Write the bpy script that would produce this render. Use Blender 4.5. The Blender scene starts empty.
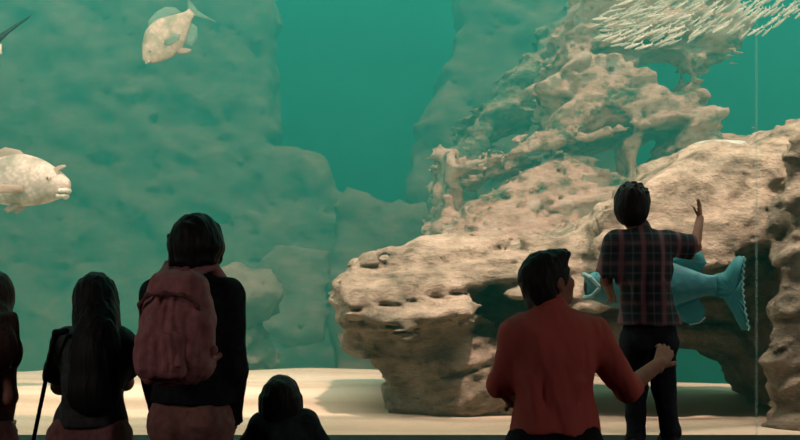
import bpy, bmesh, math, random
import numpy as np
from mathutils import Vector, Matrix, Euler, Quaternion

random.seed(7)
np.random.seed(7)
scn = bpy.context.scene
COL = scn.collection

# ------------------------------------------------------------------ camera
F = 1000.0          # focal length in pixels of the 800 px wide frame
HZ = 290.0          # row of the horizon
CH = 1.45           # eye height
cam_d = bpy.data.cameras.new('camera')
cam_d.sensor_width = 36.0
cam_d.lens = 36.0 * F / 800.0
cam_d.shift_y = (HZ - 220.0) / 800.0
cam_d.clip_end = 200
cam = bpy.data.objects.new('camera', cam_d)
cam.location = (0, 0, CH)
cam.rotation_euler = (math.pi / 2, 0, 0)
COL.objects.link(cam)
scn.camera = cam

# ------------------------------------------------------------------ world, sun, added fill lights, exposure
w = bpy.data.worlds.new('world')
scn.world = w
w.use_nodes = True
bg = w.node_tree.nodes['Background']
bg.inputs[0].default_value = (0.36, 1.0, 0.88, 1)
bg.inputs[1].default_value = 1.15

sd = bpy.data.lights.new('sun', 'SUN')
sd.energy = 4.8
sd.angle = math.radians(3)
sd.color = (1.0, 0.78, 0.64)
sun = bpy.data.objects.new('sun', sd)
sun.rotation_euler = (math.radians(20), math.radians(9), 0)   # down, a little away from the viewers and to the left
COL.objects.link(sun)

ld = bpy.data.lights.new('front_fill', 'AREA')     # unseen fill strip added just behind the window to brighten front faces
ld.shape = 'RECTANGLE'
ld.size = 9.0
ld.size_y = 0.8
ld.energy = 440.0
ld.color = (1.0, 0.86, 0.70)
tl = bpy.data.objects.new('front_fill', ld)
tl.location = (0.5, 4.9, 4.2)
tl.rotation_euler = (math.radians(52), 0, 0)
COL.objects.link(tl)

pd = bpy.data.lights.new('shaft_spot', 'SPOT')        # unseen spot added over the water to imitate a soft sun shaft
pd.energy = 1300.0
pd.spot_size = math.radians(20)
pd.spot_blend = 1.0
pd.shadow_soft_size = 0.3
pd.color = (1.0, 0.92, 0.82)
pl_ = bpy.data.objects.new('shaft_spot', pd)
pl_.location = (-1.6, 14.0, 10.5)
pl_.rotation_euler = (Vector((-3.4, 15.0, 0)) - Vector(pl_.location)).to_track_quat('-Z', 'Y').to_euler()
COL.objects.link(pl_)

for sx in (-1, 1):                                   # dim unseen fill lights, added to brighten the visitors' backs
    rd = bpy.data.lights.new('room_fill', 'AREA')
    rd.shape = 'RECTANGLE'
    rd.size = 0.5
    rd.size_y = 1.2
    rd.energy = 16.0
    rd.color = (1.0, 0.78, 0.74)
    rl = bpy.data.objects.new('room_fill', rd)
    rl.location = (sx * 3.4, 1.7, 2.3)
    rl.rotation_euler = (Vector((0, 4.0, 1.3)) - Vector(rl.location)).to_track_quat('-Z', 'Y').to_euler()
    COL.objects.link(rl)

scn.view_settings.view_transform = 'Standard'
scn.view_settings.look = 'None'
scn.view_settings.gamma = 1
scn.view_settings.exposure = 0.0
scn.view_settings.use_curve_mapping = False
scn.cycles.volume_bounces = 2
scn.cycles.max_bounces = 8
scn.cycles.transparent_max_bounces = 12
scn.cycles.use_denoising = True


# ------------------------------------------------------------------ helpers
def P(px, py, Y):
    """point at depth Y seen at a pixel of the photograph"""
    return Vector(((px - 400.0) * Y / F, Y, CH - (py - HZ) * Y / F))


def tag(o, label=None, cat=None, group=None, kind=None):
    if label: o['label'] = label
    if cat: o['category'] = cat
    if group: o['group'] = group
    if kind: o['kind'] = kind
    return o


def empty(name, loc):
    o = bpy.data.objects.new(name, None)
    o.empty_display_size = 0.1
    o.location = loc
    COL.objects.link(o)
    return o


def link_mesh(name, verts, faces, mat, parent=None, smooth=True, loc=None):
    me = bpy.data.meshes.new(name)
    me.from_pydata([tuple(v) for v in verts], [], [tuple(f) for f in faces])
    me.update()
    if smooth:
        me.polygons.foreach_set('use_smooth', [True] * len(me.polygons))
    me.materials.append(mat)
    o = bpy.data.objects.new(name, me)
    COL.objects.link(o)
    if parent is not None: o.parent = parent
    if loc is not None: o.location = loc
    return o


def bm_obj(name, bm, mat, parent=None, smooth=False, loc=None):
    me = bpy.data.meshes.new(name)
    bmesh.ops.recalc_face_normals(bm, faces=bm.faces)
    bm.to_mesh(me)
    bm.free()
    if smooth:
        me.polygons.foreach_set('use_smooth', [True] * len(me.polygons))
    me.materials.append(mat)
    o = bpy.data.objects.new(name, me)
    COL.objects.link(o)
    if parent is not None: o.parent = parent
    if loc is not None: o.location = loc
    return o


def box(name, x0, x1, y0, y1, z0, z1, mat, parent=None, bevel=0.0):
    bm = bmesh.new()
    bmesh.ops.create_cube(bm, size=1.0)
    for v in bm.verts:
        v.co = Vector((x0 + (v.co.x + .5) * (x1 - x0), y0 + (v.co.y + .5) * (y1 - y0), z0 + (v.co.z + .5) * (z1 - z0)))
    if bevel:
        bmesh.ops.bevel(bm, geom=bm.edges[:], offset=bevel, segments=2, affect='EDGES')
    return bm_obj(name, bm, mat, parent)


# ---- materials
def new_mat(name):
    m = bpy.data.materials.new(name)
    m.use_nodes = True
    nt = m.node_tree
    b = nt.nodes['Principled BSDF']
    return m, nt, b


def N(nt, typ, **kw):
    n = nt.nodes.new(typ)
    for k, v in kw.items():
        if k.startswith('i_'):
            n.inputs[k[2:].replace('_', ' ')].default_value = v
        else:
            setattr(n, k, v)
    return n


def ramp(nt, stops):
    r = nt.nodes.new('ShaderNodeValToRGB')
    e = r.color_ramp.elements
    while len(e) < len(stops): e.new(0.5)
    for i, (p, c) in enumerate(stops):
        e[i].position = p
        e[i].color = (*c, 1)
    return r


def cloth_mat(name, c, rough=0.9, var=0.25, scale=30, bump=0.15):
    m, nt, b = new_mat(name)
    tc = N(nt, 'ShaderNodeTexCoord')
    no = N(nt, 'ShaderNodeTexNoise', i_Scale=scale, i_Detail=4.0)
    nt.links.new(tc.outputs['Object'], no.inputs['Vector'])
    lo = tuple(x * (1 - var) for x in c); hi = tuple(min(1, x * (1 + var)) for x in c)
    r = ramp(nt, [(0.3, lo), (0.7, hi)])
    nt.links.new(no.outputs['Fac'], r.inputs['Fac'])
    nt.links.new(r.outputs['Color'], b.inputs['Base Color'])
    b.inputs['Roughness'].default_value = rough
    b.inputs['Specular IOR Level'].default_value = 0.15
    if bump:
        bu = N(nt, 'ShaderNodeBump', i_Strength=bump, i_Distance=0.01)
        nt.links.new(no.outputs['Fac'], bu.inputs['Height'])
        nt.links.new(bu.outputs['Normal'], b.inputs['Normal'])
    return m


def hair_mat(name, c):
    m, nt, b = new_mat(name)
    tc = N(nt, 'ShaderNodeTexCoord')
    mp = N(nt, 'ShaderNodeMapping')
    mp.inputs['Scale'].default_value = (120, 120, 6)
    no = N(nt, 'ShaderNodeTexNoise', i_Scale=1.0, i_Detail=3.0)
    nt.links.new(tc.outputs['Object'], mp.inputs['Vector'])
    nt.links.new(mp.outputs['Vector'], no.inputs['Vector'])
    r = ramp(nt, [(0.3, tuple(x * .6 for x in c)), (0.75, tuple(x * 1.5 for x in c))])
    nt.links.new(no.outputs['Fac'], r.inputs['Fac'])
    nt.links.new(r.outputs['Color'], b.inputs['Base Color'])
    b.inputs['Roughness'].default_value = 0.6
    b.inputs['Specular IOR Level'].default_value = 0.2
    bu = N(nt, 'ShaderNodeBump', i_Strength=0.4, i_Distance=0.01)
    nt.links.new(no.outputs['Fac'], bu.inputs['Height'])
    nt.links.new(bu.outputs['Normal'], b.inputs['Normal'])
    return m


def rock_mat(name, stops, scale=1.0, bump=0.7, tilt=0.25):
    """mottled weathered stone with fine bedding lines"""
    m, nt, b = new_mat(name)
    tc = N(nt, 'ShaderNodeTexCoord')
    mp = N(nt, 'ShaderNodeMapping')
    mp.inputs['Rotation'].default_value = (0, tilt, 0)
    mp.inputs['Scale'].default_value = (1.0, 1.0, 1.9)
    nt.links.new(tc.outputs['Object'], mp.inputs['Vector'])
    n1 = N(nt, 'ShaderNodeTexNoise', i_Scale=1.6 * scale, i_Detail=8.0, i_Roughness=0.65)
    nt.links.new(tc.outputs['Object'], n1.inputs['Vector'])
    n2 = N(nt, 'ShaderNodeTexNoise', i_Scale=3.2 * scale, i_Detail=9.0, i_Roughness=0.7)
    nt.links.new(mp.outputs['Vector'], n2.inputs['Vector'])
    mx = N(nt, 'ShaderNodeMix', data_type='FLOAT')
    mx.inputs['Factor'].default_value = 0.5
    nt.links.new(n1.outputs['Fac'], mx.inputs['A'])
    nt.links.new(n2.outputs['Fac'], mx.inputs['B'])
    r = ramp(nt, stops)
    nt.links.new(mx.outputs['Result'], r.inputs['Fac'])
    nt.links.new(r.outputs['Color'], b.inputs['Base Color'])
    b.inputs['Roughness'].default_value = 0.95
    b.inputs['Specular IOR Level'].default_value = 0.1
    bu = N(nt, 'ShaderNodeBump', i_Strength=bump, i_Distance=0.12)
    nt.links.new(n2.outputs['Fac'], bu.inputs['Height'])
    n3 = N(nt, 'ShaderNodeTexNoise', i_Scale=11.0 * scale, i_Detail=5.0, i_Roughness=0.7)
    nt.links.new(mp.outputs['Vector'], n3.inputs['Vector'])
    bu2 = N(nt, 'ShaderNodeBump', i_Strength=bump * 0.6, i_Distance=0.04)
    nt.links.new(n3.outputs['Fac'], bu2.inputs['Height'])
    nt.links.new(bu.outputs['Normal'], bu2.inputs['Normal'])
    nt.links.new(bu2.outputs['Normal'], b.inputs['Normal'])
    return m


# ---- vectorised gradient noise
_perm = np.random.RandomState(3).permutation(256).astype(np.int32)
_perm = np.concatenate([_perm, _perm, _perm])
_grad = np.random.RandomState(5).normal(size=(256, 3)).astype(np.float32)
_grad /= np.linalg.norm(_grad, axis=1, keepdims=True)


def noise3(x, y, z):
    xi = np.floor(x).astype(np.int32); yi = np.floor(y).astype(np.int32); zi = np.floor(z).astype(np.int32)
    xf = (x - xi).astype(np.float32); yf = (y - yi).astype(np.float32); zf = (z - zi).astype(np.float32)
    u = xf * xf * xf * (xf * (xf * 6 - 15) + 10); v = yf * yf * yf * (yf * (yf * 6 - 15) + 10); t = zf * zf * zf * (zf * (zf * 6 - 15) + 10)
    xi &= 255; yi &= 255; zi &= 255
    out = 0
    for dx in (0, 1):
        wx = u if dx else 1 - u
        px = _perm[xi + dx]
        for dy in (0, 1):
            wy = v if dy else 1 - v
            pxy = _perm[px + yi + dy]
            for dz in (0, 1):
                wz = t if dz else 1 - t
                g = _grad[_perm[pxy + zi + dz]]
                out = out + wx * wy * wz * (g[..., 0] * (xf - dx) + g[..., 1] * (yf - dy) + g[..., 2] * (zf - dz))
    return out * 1.6


def fbm(x, y, z, o=4, gain=0.5):
    a, s, f = 1.0, 0, 1.0
    for _ in range(o):
        s = s + a * noise3(x * f + 17.3 * _, y * f - 5.1 * _, z * f + 9.7 * _)
        a *= gain; f *= 2.03
    return s


# ---- implicit solids on a grid
class Solid:
    def __init__(s, lo, hi, h):
        s.lo = np.array(lo, np.float32); s.h = h
        s.n = np.ceil((np.array(hi) - s.lo) / h).astype(int) + 2
        s.f = np.full(s.n, 1.0, np.float32)
        s.ax = [s.lo[i] + h * np.arange(s.n[i], dtype=np.float32) for i in range(3)]

    def sub(s, lo, hi):
        a = [max(0, int((lo[i] - s.lo[i]) / s.h)) for i in range(3)]
        b = [min(int(s.n[i]), int((hi[i] - s.lo[i]) / s.h) + 2) for i in range(3)]
        if any(b[i] <= a[i] for i in range(3)): return None
        sl = tuple(slice(a[i], b[i]) for i in range(3))
        x = s.ax[0][sl[0]][:, None, None]; y = s.ax[1][sl[1]][None, :, None]; z = s.ax[2][sl[2]][None, None, :]
        return sl, x, y, z

    def put(s, sl, d, k, cut=False):
        a = s.f[sl]
        if cut:
            if k > 0:
                hh = np.clip(0.5 - 0.5 * (a + d) / k, 0, 1)
                s.f[sl] = a * (1 - hh) - d * hh + k * hh * (1 - hh)
            else:
                s.f[sl] = np.maximum(a, -d)
        elif k > 0:
            hh = np.clip(0.5 + 0.5 * (a - d) / k, 0, 1)
            s.f[sl] = a * (1 - hh) + d * hh - k * hh * (1 - hh)
        else:
            s.f[sl] = np.minimum(a, d)

    def cap(s, a, b, ra, rb=None, k=0.02, n=None, flat=1.0, cut=False):
        """tapered capsule, optionally flattened along n"""
        if rb is None: rb = ra
        a = Vector(a); b = Vector(b); R = max(ra, rb) + k + 3 * s.h
        lo = [min(a[i], b[i]) - R for i in range(3)]; hi = [max(a[i], b[i]) + R for i in range(3)]
        q = s.sub(lo, hi)
        if q is None: return
        sl, x, y, z = q
        X = x - a.x; Yy = y - a.y; Z = z - a.z
        ab = b - a
        if n is not None and flat != 1.0:
            n = Vector(n).normalized()
            dn = (X * n.x + Yy * n.y + Z * n.z) * (flat - 1)
            X = X + dn * n.x; Yy = Yy + dn * n.y; Z = Z + dn * n.z
            ab = ab + n * (ab.dot(n) * (flat - 1))
        L2 = max(ab.dot(ab), 1e-9)
        t = np.clip((X * ab.x + Yy * ab.y + Z * ab.z) / L2, 0, 1)
        d = np.sqrt((X - t * ab.x) ** 2 + (Yy - t * ab.y) ** 2 + (Z - t * ab.z) ** 2) - (ra + (rb - ra) * t)
        s.put(sl, d.astype(np.float32), k, cut)

    def ell(s, c, r, R=None, k=0.02, cut=False):
        c = Vector(c); m = max(r) + k + 3 * s.h
        q = s.sub([c[i] - m for i in range(3)], [c[i] + m for i in range(3)])
        if q is None: return
        sl, x, y, z = q
        X = x - c.x; Yy = y - c.y; Z = z - c.z
        if R is not None:
            M = R.transposed()
            X, Yy, Z = (M[0][0] * X + M[0][1] * Yy + M[0][2] * Z, M[1][0] * X + M[1][1] * Yy + M[1][2] * Z, M[2][0] * X + M[2][1] * Yy + M[2][2] * Z)
        k0 = np.sqrt((X / r[0]) ** 2 + (Yy / r[1]) ** 2 + (Z / r[2]) ** 2)
        k1 = np.sqrt((X / r[0] ** 2) ** 2 + (Yy / r[1] ** 2) ** 2 + (Z / r[2] ** 2) ** 2) + 1e-6
        s.put(sl, (k0 * (k0 - 1) / k1).astype(np.float32), k, cut)

    def rbox(s, c, half, r, R=None, k=0.02, cut=False):
        c = Vector(c); m = sum(half) + k + 3 * s.h
        q = s.sub([c[i] - m for i in range(3)], [c[i] + m for i in range(3)])
        if q is None: return
        sl, x, y, z = q
        X = x - c.x; Yy = y - c.y; Z = z - c.z
        if R is not None:
            M = R.transposed()
            X, Yy, Z = (M[0][0] * X + M[0][1] * Yy + M[0][2] * Z, M[1][0] * X + M[1][1] * Yy + M[1][2] * Z, M[2][0] * X + M[2][1] * Yy + M[2][2] * Z)
        qx = np.abs(X) - (half[0] - r); qy = np.abs(Yy) - (half[1] - r); qz = np.abs(Z) - (half[2] - r)
        d = np.sqrt(np.maximum(qx, 0) ** 2 + np.maximum(qy, 0) ** 2 + np.maximum(qz, 0) ** 2) + np.minimum(np.maximum(np.maximum(qx, qy), qz), 0) - r
        s.put(sl, d.astype(np.float32), k, cut)

    def slab(s, poly, y0, y1, lean=0.0, r=0.1, k=0.08, cut=False, lean_back=0.0, skew=0.0):
        """outline in (x, z), given real depth from y0 to y1; the front leans back by `lean` per metre of height"""
        pts = np.array(poly, np.float32)
        x = s.ax[0][:, None]; z = s.ax[2][None, :]
        d2 = np.full((s.n[0], s.n[2]), 1e9, np.float32); sg = np.ones((s.n[0], s.n[2]), np.float32)
        m = len(pts)
        for i in range(m):
            ax_, az = pts[i]; bx, bz = pts[(i + 1) % m]
            ex, ez = bx - ax_, bz - az
            wx, wz = x - ax_, z - az
            t = np.clip((wx * ex + wz * ez) / (ex * ex + ez * ez + 1e-9), 0, 1)
            d2 = np.minimum(d2, (wx - ex * t) ** 2 + (wz - ez * t) ** 2)
            c = ((az <= z) & (bz > z)) | ((bz <= z) & (az > z))
            with np.errstate(divide='ignore', invalid='ignore'):
                xi = ax_ + (z - az) / (bz - az + 1e-12) * ex
            sg = np.where(c & (x < xi), -sg, sg)
        d2 = sg * np.sqrt(d2) + r
        zm = pts[:, 1].mean()
        zz = (s.ax[2] - zm)[None, None, :]
        y = s.ax[1][None, :, None]
        dy = np.maximum(y0 + lean * zz - y, y - y1 - lean_back * zz) + r
        D = d2[:, None, :]
        if skew:      # the flanks run obliquely: shift the outline sideways with depth
            D = np.stack([np.stack([np.interp(s.ax[0] - skew * (yy - y0), s.ax[0], d2[:, j]) for j in range(s.n[2])], 1) for yy in s.ax[1]], 1)
        d = np.sqrt(np.maximum(D, 0) ** 2 + np.maximum(dy, 0) ** 2) + np.minimum(np.maximum(D, dy), 0) - r
        s.put((slice(None),) * 3, d.astype(np.float32), k, cut)

    def near(s, band):
        idx = np.nonzero(np.abs(s.f) < band)
        return idx, s.ax[0][idx[0]], s.ax[1][idx[1]], s.ax[2][idx[2]]

    def disp(s, fn, band=0.3):
        idx, x, y, z = s.near(band)
        s.f[idx] += fn(x, y, z).astype(np.float32)

    def keep_above(s, z0): s.f = np.maximum(s.f, (z0 - s.ax[2])[None, None, :])
    def keep_below(s, z0): s.f = np.maximum(s.f, (s.ax[2] - z0)[None, None, :])

    def plane(s, p, n):
        """keep the side that n points to"""
        n = Vector(n).normalized(); p = Vector(p)
        d = -((s.ax[0][:, None, None] - p.x) * n.x + (s.ax[1][None, :, None] - p.y) * n.y + (s.ax[2][None, None, :] - p.z) * n.z)
        s.f = np.maximum(s.f, d.astype(np.float32))

    def mesh(s):
        Fd = s.f
        Fd[0] = Fd[-1] = 1; Fd[:, 0] = Fd[:, -1] = 1; Fd[:, :, 0] = Fd[:, :, -1] = 1
        ins = Fd < 0
        cs = [ins[dx:s.n[0] - 1 + dx, dy:s.n[1] - 1 + dy, dz:s.n[2] - 1 + dz] for dx in (0, 1) for dy in (0, 1) for dz in (0, 1)]
        anyi = cs[0].copy(); alli = cs[0].copy()
        for c in cs[1:]: anyi |= c; alli &= c
        cell = np.nonzero(anyi & ~alli)
        nv = len(cell[0])
        vid = np.full(anyi.shape, -1, np.int64); vid[cell] = np.arange(nv)
        base = np.stack(cell, 1)
        acc = np.zeros((nv, 3)); cnt = np.zeros(nv)
        cor = [(a, b, c) for a in (0, 1) for b in (0, 1) for c in (0, 1)]
        val = {c: Fd[base[:, 0] + c[0], base[:, 1] + c[1], base[:, 2] + c[2]] for c in cor}
        for c in cor:
            for ax_ in range(3):
                if c[ax_] == 0:
                    e = list(c); e[ax_] = 1; e = tuple(e)
                    va, vb = val[c], val[e]
                    mk = (va < 0) != (vb < 0)
                    t = va[mk] / (va[mk] - vb[mk])
                    p = np.tile(np.array(c, float), (mk.sum(), 1)); p[:, ax_] += t
                    acc[mk] += p; cnt[mk] += 1
        V = s.lo + s.h * (base + acc / cnt[:, None])
        faces = []
        for ax_ in range(3):
            a = [slice(None)] * 3; b = [slice(None)] * 3
            a[ax_] = slice(0, -1); b[ax_] = slice(1, None)
            A = ins[tuple(a)]; B = ins[tuple(b)]
            i = np.stack(np.nonzero(A != B), 1)
            u, v = (ax_ + 1) % 3, (ax_ + 2) % 3
            ok = (i[:, u] > 0) & (i[:, v] > 0) & (i[:, u] < s.n[u] - 1) & (i[:, v] < s.n[v] - 1)
            i = i[ok]
            fl = A[i[:, 0], i[:, 1], i[:, 2]]
            q = []
            for du, dv in ((1, 1), (0, 1), (0, 0), (1, 0)):
                j = i.copy(); j[:, u] -= du; j[:, v] -= dv
                q.append(vid[j[:, 0], j[:, 1], j[:, 2]])
            q = np.stack(q, 1)
            q[~fl] = q[~fl][:, ::-1]
            faces.append(q)
        return V, np.concatenate(faces)


def np_mesh(name, V, Q, mat, parent=None, smooth=True):
    me = bpy.data.meshes.new(name)
    V = np.asarray(V, np.float32); Q = np.asarray(Q, np.int32)
    me.vertices.add(len(V)); me.vertices.foreach_set('co', V.ravel())
    me.loops.add(Q.size); me.loops.foreach_set('vertex_index', Q.ravel())
    me.polygons.add(len(Q))
    me.polygons.foreach_set('loop_start', np.arange(0, Q.size, 4, dtype=np.int32))
    me.polygons.foreach_set('use_smooth', np.full(len(Q), smooth))
    me.update(calc_edges=True)
    me.validate()
    me.materials.append(mat)
    o = bpy.data.objects.new(name, me)
    COL.objects.link(o)
    if parent is not None: o.parent = parent
    return o


def solid_obj(name, solids, mat, parent=None, origin=None, smooth=True):
    if isinstance(solids, Solid): solids = [solids]
    Vs, Qs, n = [], [], 0
    for s in solids:
        V, Q = s.mesh()
        Vs.append(V); Qs.append(Q + n); n += len(V)
    V = np.concatenate(Vs)
    o_ = np.array(origin if origin is not None else (0, 0, 0))
    ob = np_mesh(name, V - o_, np.concatenate(Qs), mat, parent, smooth)
    if parent is None: ob.location = o_
    return ob


# ------------------------------------------------------------------ shared materials
M = {}
M['room_dark'] = cloth_mat('dark painted plaster', (0.010, 0.012, 0.012), 0.95, 0.2, 3, 0.05)
M['room_floor'] = cloth_mat('dark carpet', (0.012, 0.011, 0.012), 0.95, 0.3, 60, 0.2)
M['sill'] = cloth_mat('dark green sill', (0.006, 0.014, 0.013), 0.6, 0.2, 8, 0.02)
M['tank_paint'] = cloth_mat('blue green tank wall', (0.02, 0.16, 0.15), 0.9, 0.25, 0.5, 0.0)
M['rock'] = rock_mat('weathered tan rock', [(0.37, (0.08, 0.075, 0.055)), (0.44, (0.27, 0.215, 0.16)), (0.51, (0.43, 0.335, 0.25)), (0.58, (0.57, 0.43, 0.33)), (0.67, (0.70, 0.55, 0.44))], 1.6, 1.0, 0.12)
M['reef'] = rock_mat('pink tan reef rock', [(0.38, (0.06, 0.15, 0.10)), (0.43, (0.30, 0.27, 0.18)), (0.47, (0.72, 0.41, 0.31)), (0.55, (0.93, 0.60, 0.47)), (0.66, (0.96, 0.78, 0.66))], 1.5, 1.0)  # mottling also carries green hollow shade and pinkish highlights in the colour
M['back_reef'] = rock_mat('hazed grey green reef rock', [(0.38, (0.05, 0.12, 0.085)), (0.48, (0.17, 0.22, 0.155)), (0.54, (0.42, 0.33, 0.24)), (0.66, (0.75, 0.52, 0.40))], 1.2, 0.9)  # grey green of haze and shade put into the rock colour
M['far_rock'] = rock_mat('hazed far rock', [(0.38, (0.09, 0.11, 0.09)), (0.50, (0.15, 0.14, 0.11)), (0.60, (0.22, 0.17, 0.135)), (0.70, (0.36, 0.27, 0.22))], 0.7, 0.25)  # haze partly put into the colour: dulled, low-contrast tones


def sand_material():
    m, nt, b = new_mat('pale rippled sand')
    tc = N(nt, 'ShaderNodeTexCoord')
    n1 = N(nt, 'ShaderNodeTexNoise', i_Scale=0.9, i_Detail=6.0)
    mp = N(nt, 'ShaderNodeMapping')
    mp.inputs['Scale'].default_value = (0.35, 1.6, 1)
    nt.links.new(tc.outputs['Object'], mp.inputs['Vector'])
    nt.links.new(mp.outputs['Vector'], n1.inputs['Vector'])
    r = ramp(nt, [(0.32, (0.44, 0.33, 0.24)), (0.5, (0.60, 0.465, 0.35)), (0.68, (0.76, 0.62, 0.49))])
    nt.links.new(n1.outputs['Fac'], r.inputs['Fac'])
    nt.links.new(r.outputs['Color'], b.inputs['Base Color'])
    b.inputs['Roughness'].default_value = 1.0
    b.inputs['Specular IOR Level'].default_value = 0.05
    n2 = N(nt, 'ShaderNodeTexNoise', i_Scale=40.0, i_Detail=4.0)
    nt.links.new(tc.outputs['Object'], n2.inputs['Vector'])
    bu = N(nt, 'ShaderNodeBump', i_Strength=0.3, i_Distance=0.02)
    nt.links.new(n2.outputs['Fac'], bu.inputs['Height'])
    nt.links.new(bu.outputs['Normal'], b.inputs['Normal'])
    return m
M['sand'] = sand_material()


def glass_material():
    m = bpy.data.materials.new('clear acrylic')
    m.use_nodes = True
    nt = m.node_tree
    nt.nodes.clear()
    out = N(nt, 'ShaderNodeOutputMaterial')
    t = N(nt, 'ShaderNodeBsdfTransparent'); t.inputs['Color'].default_value = (0.97, 0.985, 0.98, 1)
    g = N(nt, 'ShaderNodeBsdfGlossy'); g.inputs['Roughness'].default_value = 0.02
    mx = N(nt, 'ShaderNodeMixShader'); mx.inputs['Fac'].default_value = 0.025
    nt.links.new(t.outputs[0], mx.inputs[1]); nt.links.new(g.outputs[0], mx.inputs[2])
    nt.links.new(mx.outputs[0], out.inputs['Surface'])
    return m
M['glass'] = glass_material()


def seam_material():
    m = bpy.data.materials.new('bonded acrylic joint')
    m.use_nodes = True
    nt = m.node_tree
    nt.nodes.clear()
    out = N(nt, 'ShaderNodeOutputMaterial')
    t = N(nt, 'ShaderNodeBsdfTransparent'); t.inputs['Color'].default_value = (0.93, 0.97, 0.96, 1)
    g = N(nt, 'ShaderNodeBsdfTranslucent'); g.inputs['Color'].default_value = (0.7, 0.85, 0.8, 1)
    mx = N(nt, 'ShaderNodeMixShader'); mx.inputs['Fac'].default_value = 0.10
    nt.links.new(t.outputs[0], mx.inputs[1]); nt.links.new(g.outputs[0], mx.inputs[2])
    nt.links.new(mx.outputs[0], out.inputs['Surface'])
    return m
M['seam'] = seam_material()


def water_material():
    m = bpy.data.materials.new('blue green tank water')
    m.use_nodes = True
    nt = m.node_tree
    nt.nodes.clear()
    out = N(nt, 'ShaderNodeOutputMaterial')
    ks, ka = 0.0215, 0.057
    sc = N(nt, 'ShaderNodeVolumeScatter')
    sc.inputs['Color'].default_value = (0.07, 1.0, 0.85, 1)
    sc.inputs['Density'].default_value = ks
    ab = N(nt, 'ShaderNodeVolumeAbsorption')
    ab.inputs['Color'].default_value = (0.22, 0.20, 0.12, 1)
    ab.inputs['Density'].default_value = ka
    ad = N(nt, 'ShaderNodeAddShader')
    nt.links.new(sc.outputs[0], ad.inputs[0]); nt.links.new(ab.outputs[0], ad.inputs[1])
    nt.links.new(ad.outputs[0], out.inputs['Volume'])
    return m
M['water'] = water_material()

# ------------------------------------------------------------------ the viewing room
GY = 4.60           # the viewing window
SZ = 0.774          # top of its sill
def struct(o, label): return tag(o, label, None, None, 'structure')
struct(box('floor', -3.6, 3.6, -4, GY, -0.1, 0.0, M['room_floor']), 'dark carpeted floor of the viewing room')
struct(box('ceiling', -3.6, 3.6, -4, GY + .08, 3.3, 3.4, M['room_dark']), 'dark ceiling of the viewing room')
struct(box('wall_left', -3.7, -3.6, -4, GY + .08, -0.1, 3.4, M['room_dark']), 'dark left wall of the viewing room')
struct(box('wall_right', 3.6, 3.7, -4, GY + .08, -0.1, 3.4, M['room_dark']), 'dark right wall of the viewing room')
struct(box('wall_back', -3.7, 3.7, -4.1, -4, -0.1, 3.4, M['room_dark']), 'dark back wall of the viewing room')
struct(box('wall_front', -3.6, 3.6, GY - .02, GY + .08, 0, SZ - .06, M['room_dark']), 'dark wall below the big tank window')
struct(box('trim_1', -3.6, 3.6, 4.22, GY + .08, SZ - .06, SZ, M['sill'], None, 0.012), 'dark sill ledge along the bottom of the tank window')
SX = (757 - 400) * GY / F
gl = box('window_1', -3.6, SX - .0025, GY, GY + .02, SZ, 3.3, M['glass'])
struct(gl, 'large clear acrylic tank window left of the joint')
gl = box('window_2', SX + .0025, 3.6, GY, GY + .02, SZ, 3.3, M['glass'])
struct(gl, 'clear acrylic tank window right of the joint')
struct(box('trim_2', SX - .0025, SX + .0025, GY, GY + .02, SZ, 3.3, M['seam']), 'thin pale vertical joint between the acrylic window panels')

# ------------------------------------------------------------------ the tank shell, sand and water
TB, TT = 27.0, 9.3
struct(box('wall_tank_back', -15, 15, TB, TB + .3, -3, TT, M['tank_paint']), 'blue green back wall of the tank')
struct(box('wall_tank_left', -15.3, -15, GY, TB + .3, -3, TT, M['tank_paint']), 'blue green left wall of the tank')
struct(box('wall_tank_right', 15, 15.3, GY, TB + .3, -3, TT, M['tank_paint']), 'blue green right wall of the tank')


def sand_height(x, y):
    # a flat shelf near the window that drops away behind a soft wavy edge
    edge = 9.3 + 0.35 * noise3(x * .5, y * 0 + 3.1, x * 0) - 1.6 / (1 + np.exp(-(x - 1.2) * 2.2))
    drop = np.clip((y - edge) / 2.2, 0, 1)
    z = 0.735 + 0.035 * fbm(x * .5, y * .9, x * 0 + 2.2, 3) + 0.010 * noise3(x * 2.2, y * 5, x * 0)
    return z - 2.4 * drop * drop * (3 - 2 * drop) - 0.02 * np.clip(y - 8, 0, 1)


nx, ny = 200, 260
xs = np.linspace(-15, 15, nx); ys = GY + .085 + (TB - GY - .085) * np.linspace(0, 1, ny) ** 1.7
Xg, Yg = np.meshgrid(xs, ys)
Zg = sand_height(Xg, Yg)
V = np.stack([Xg.ravel(), Yg.ravel(), Zg.ravel()], 1)
ii = np.arange(nx * (ny)).reshape(ny, nx)
Q = np.stack([ii[:-1, :-1].ravel(), ii[:-1, 1:].ravel(), ii[1:, 1:].ravel(), ii[1:, :-1].ravel()], 1)
sand = np_mesh('ground', V, Q, M['sand'])
struct(sand, 'pale sand bed on the floor of the tank')

wat = box('water', -14.99, 14.99, GY + .03, TB - .01, -2.9, TT - .02, M['water'])
tag(wat, 'clear blue green water filling the tank', 'water', None, 'stuff')


# ------------------------------------------------------------------ rocks
def poly(pts, Y): return [((px - 400.0) * Y / F, CH - (py - HZ) * Y / F) for px, py in pts]


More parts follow.
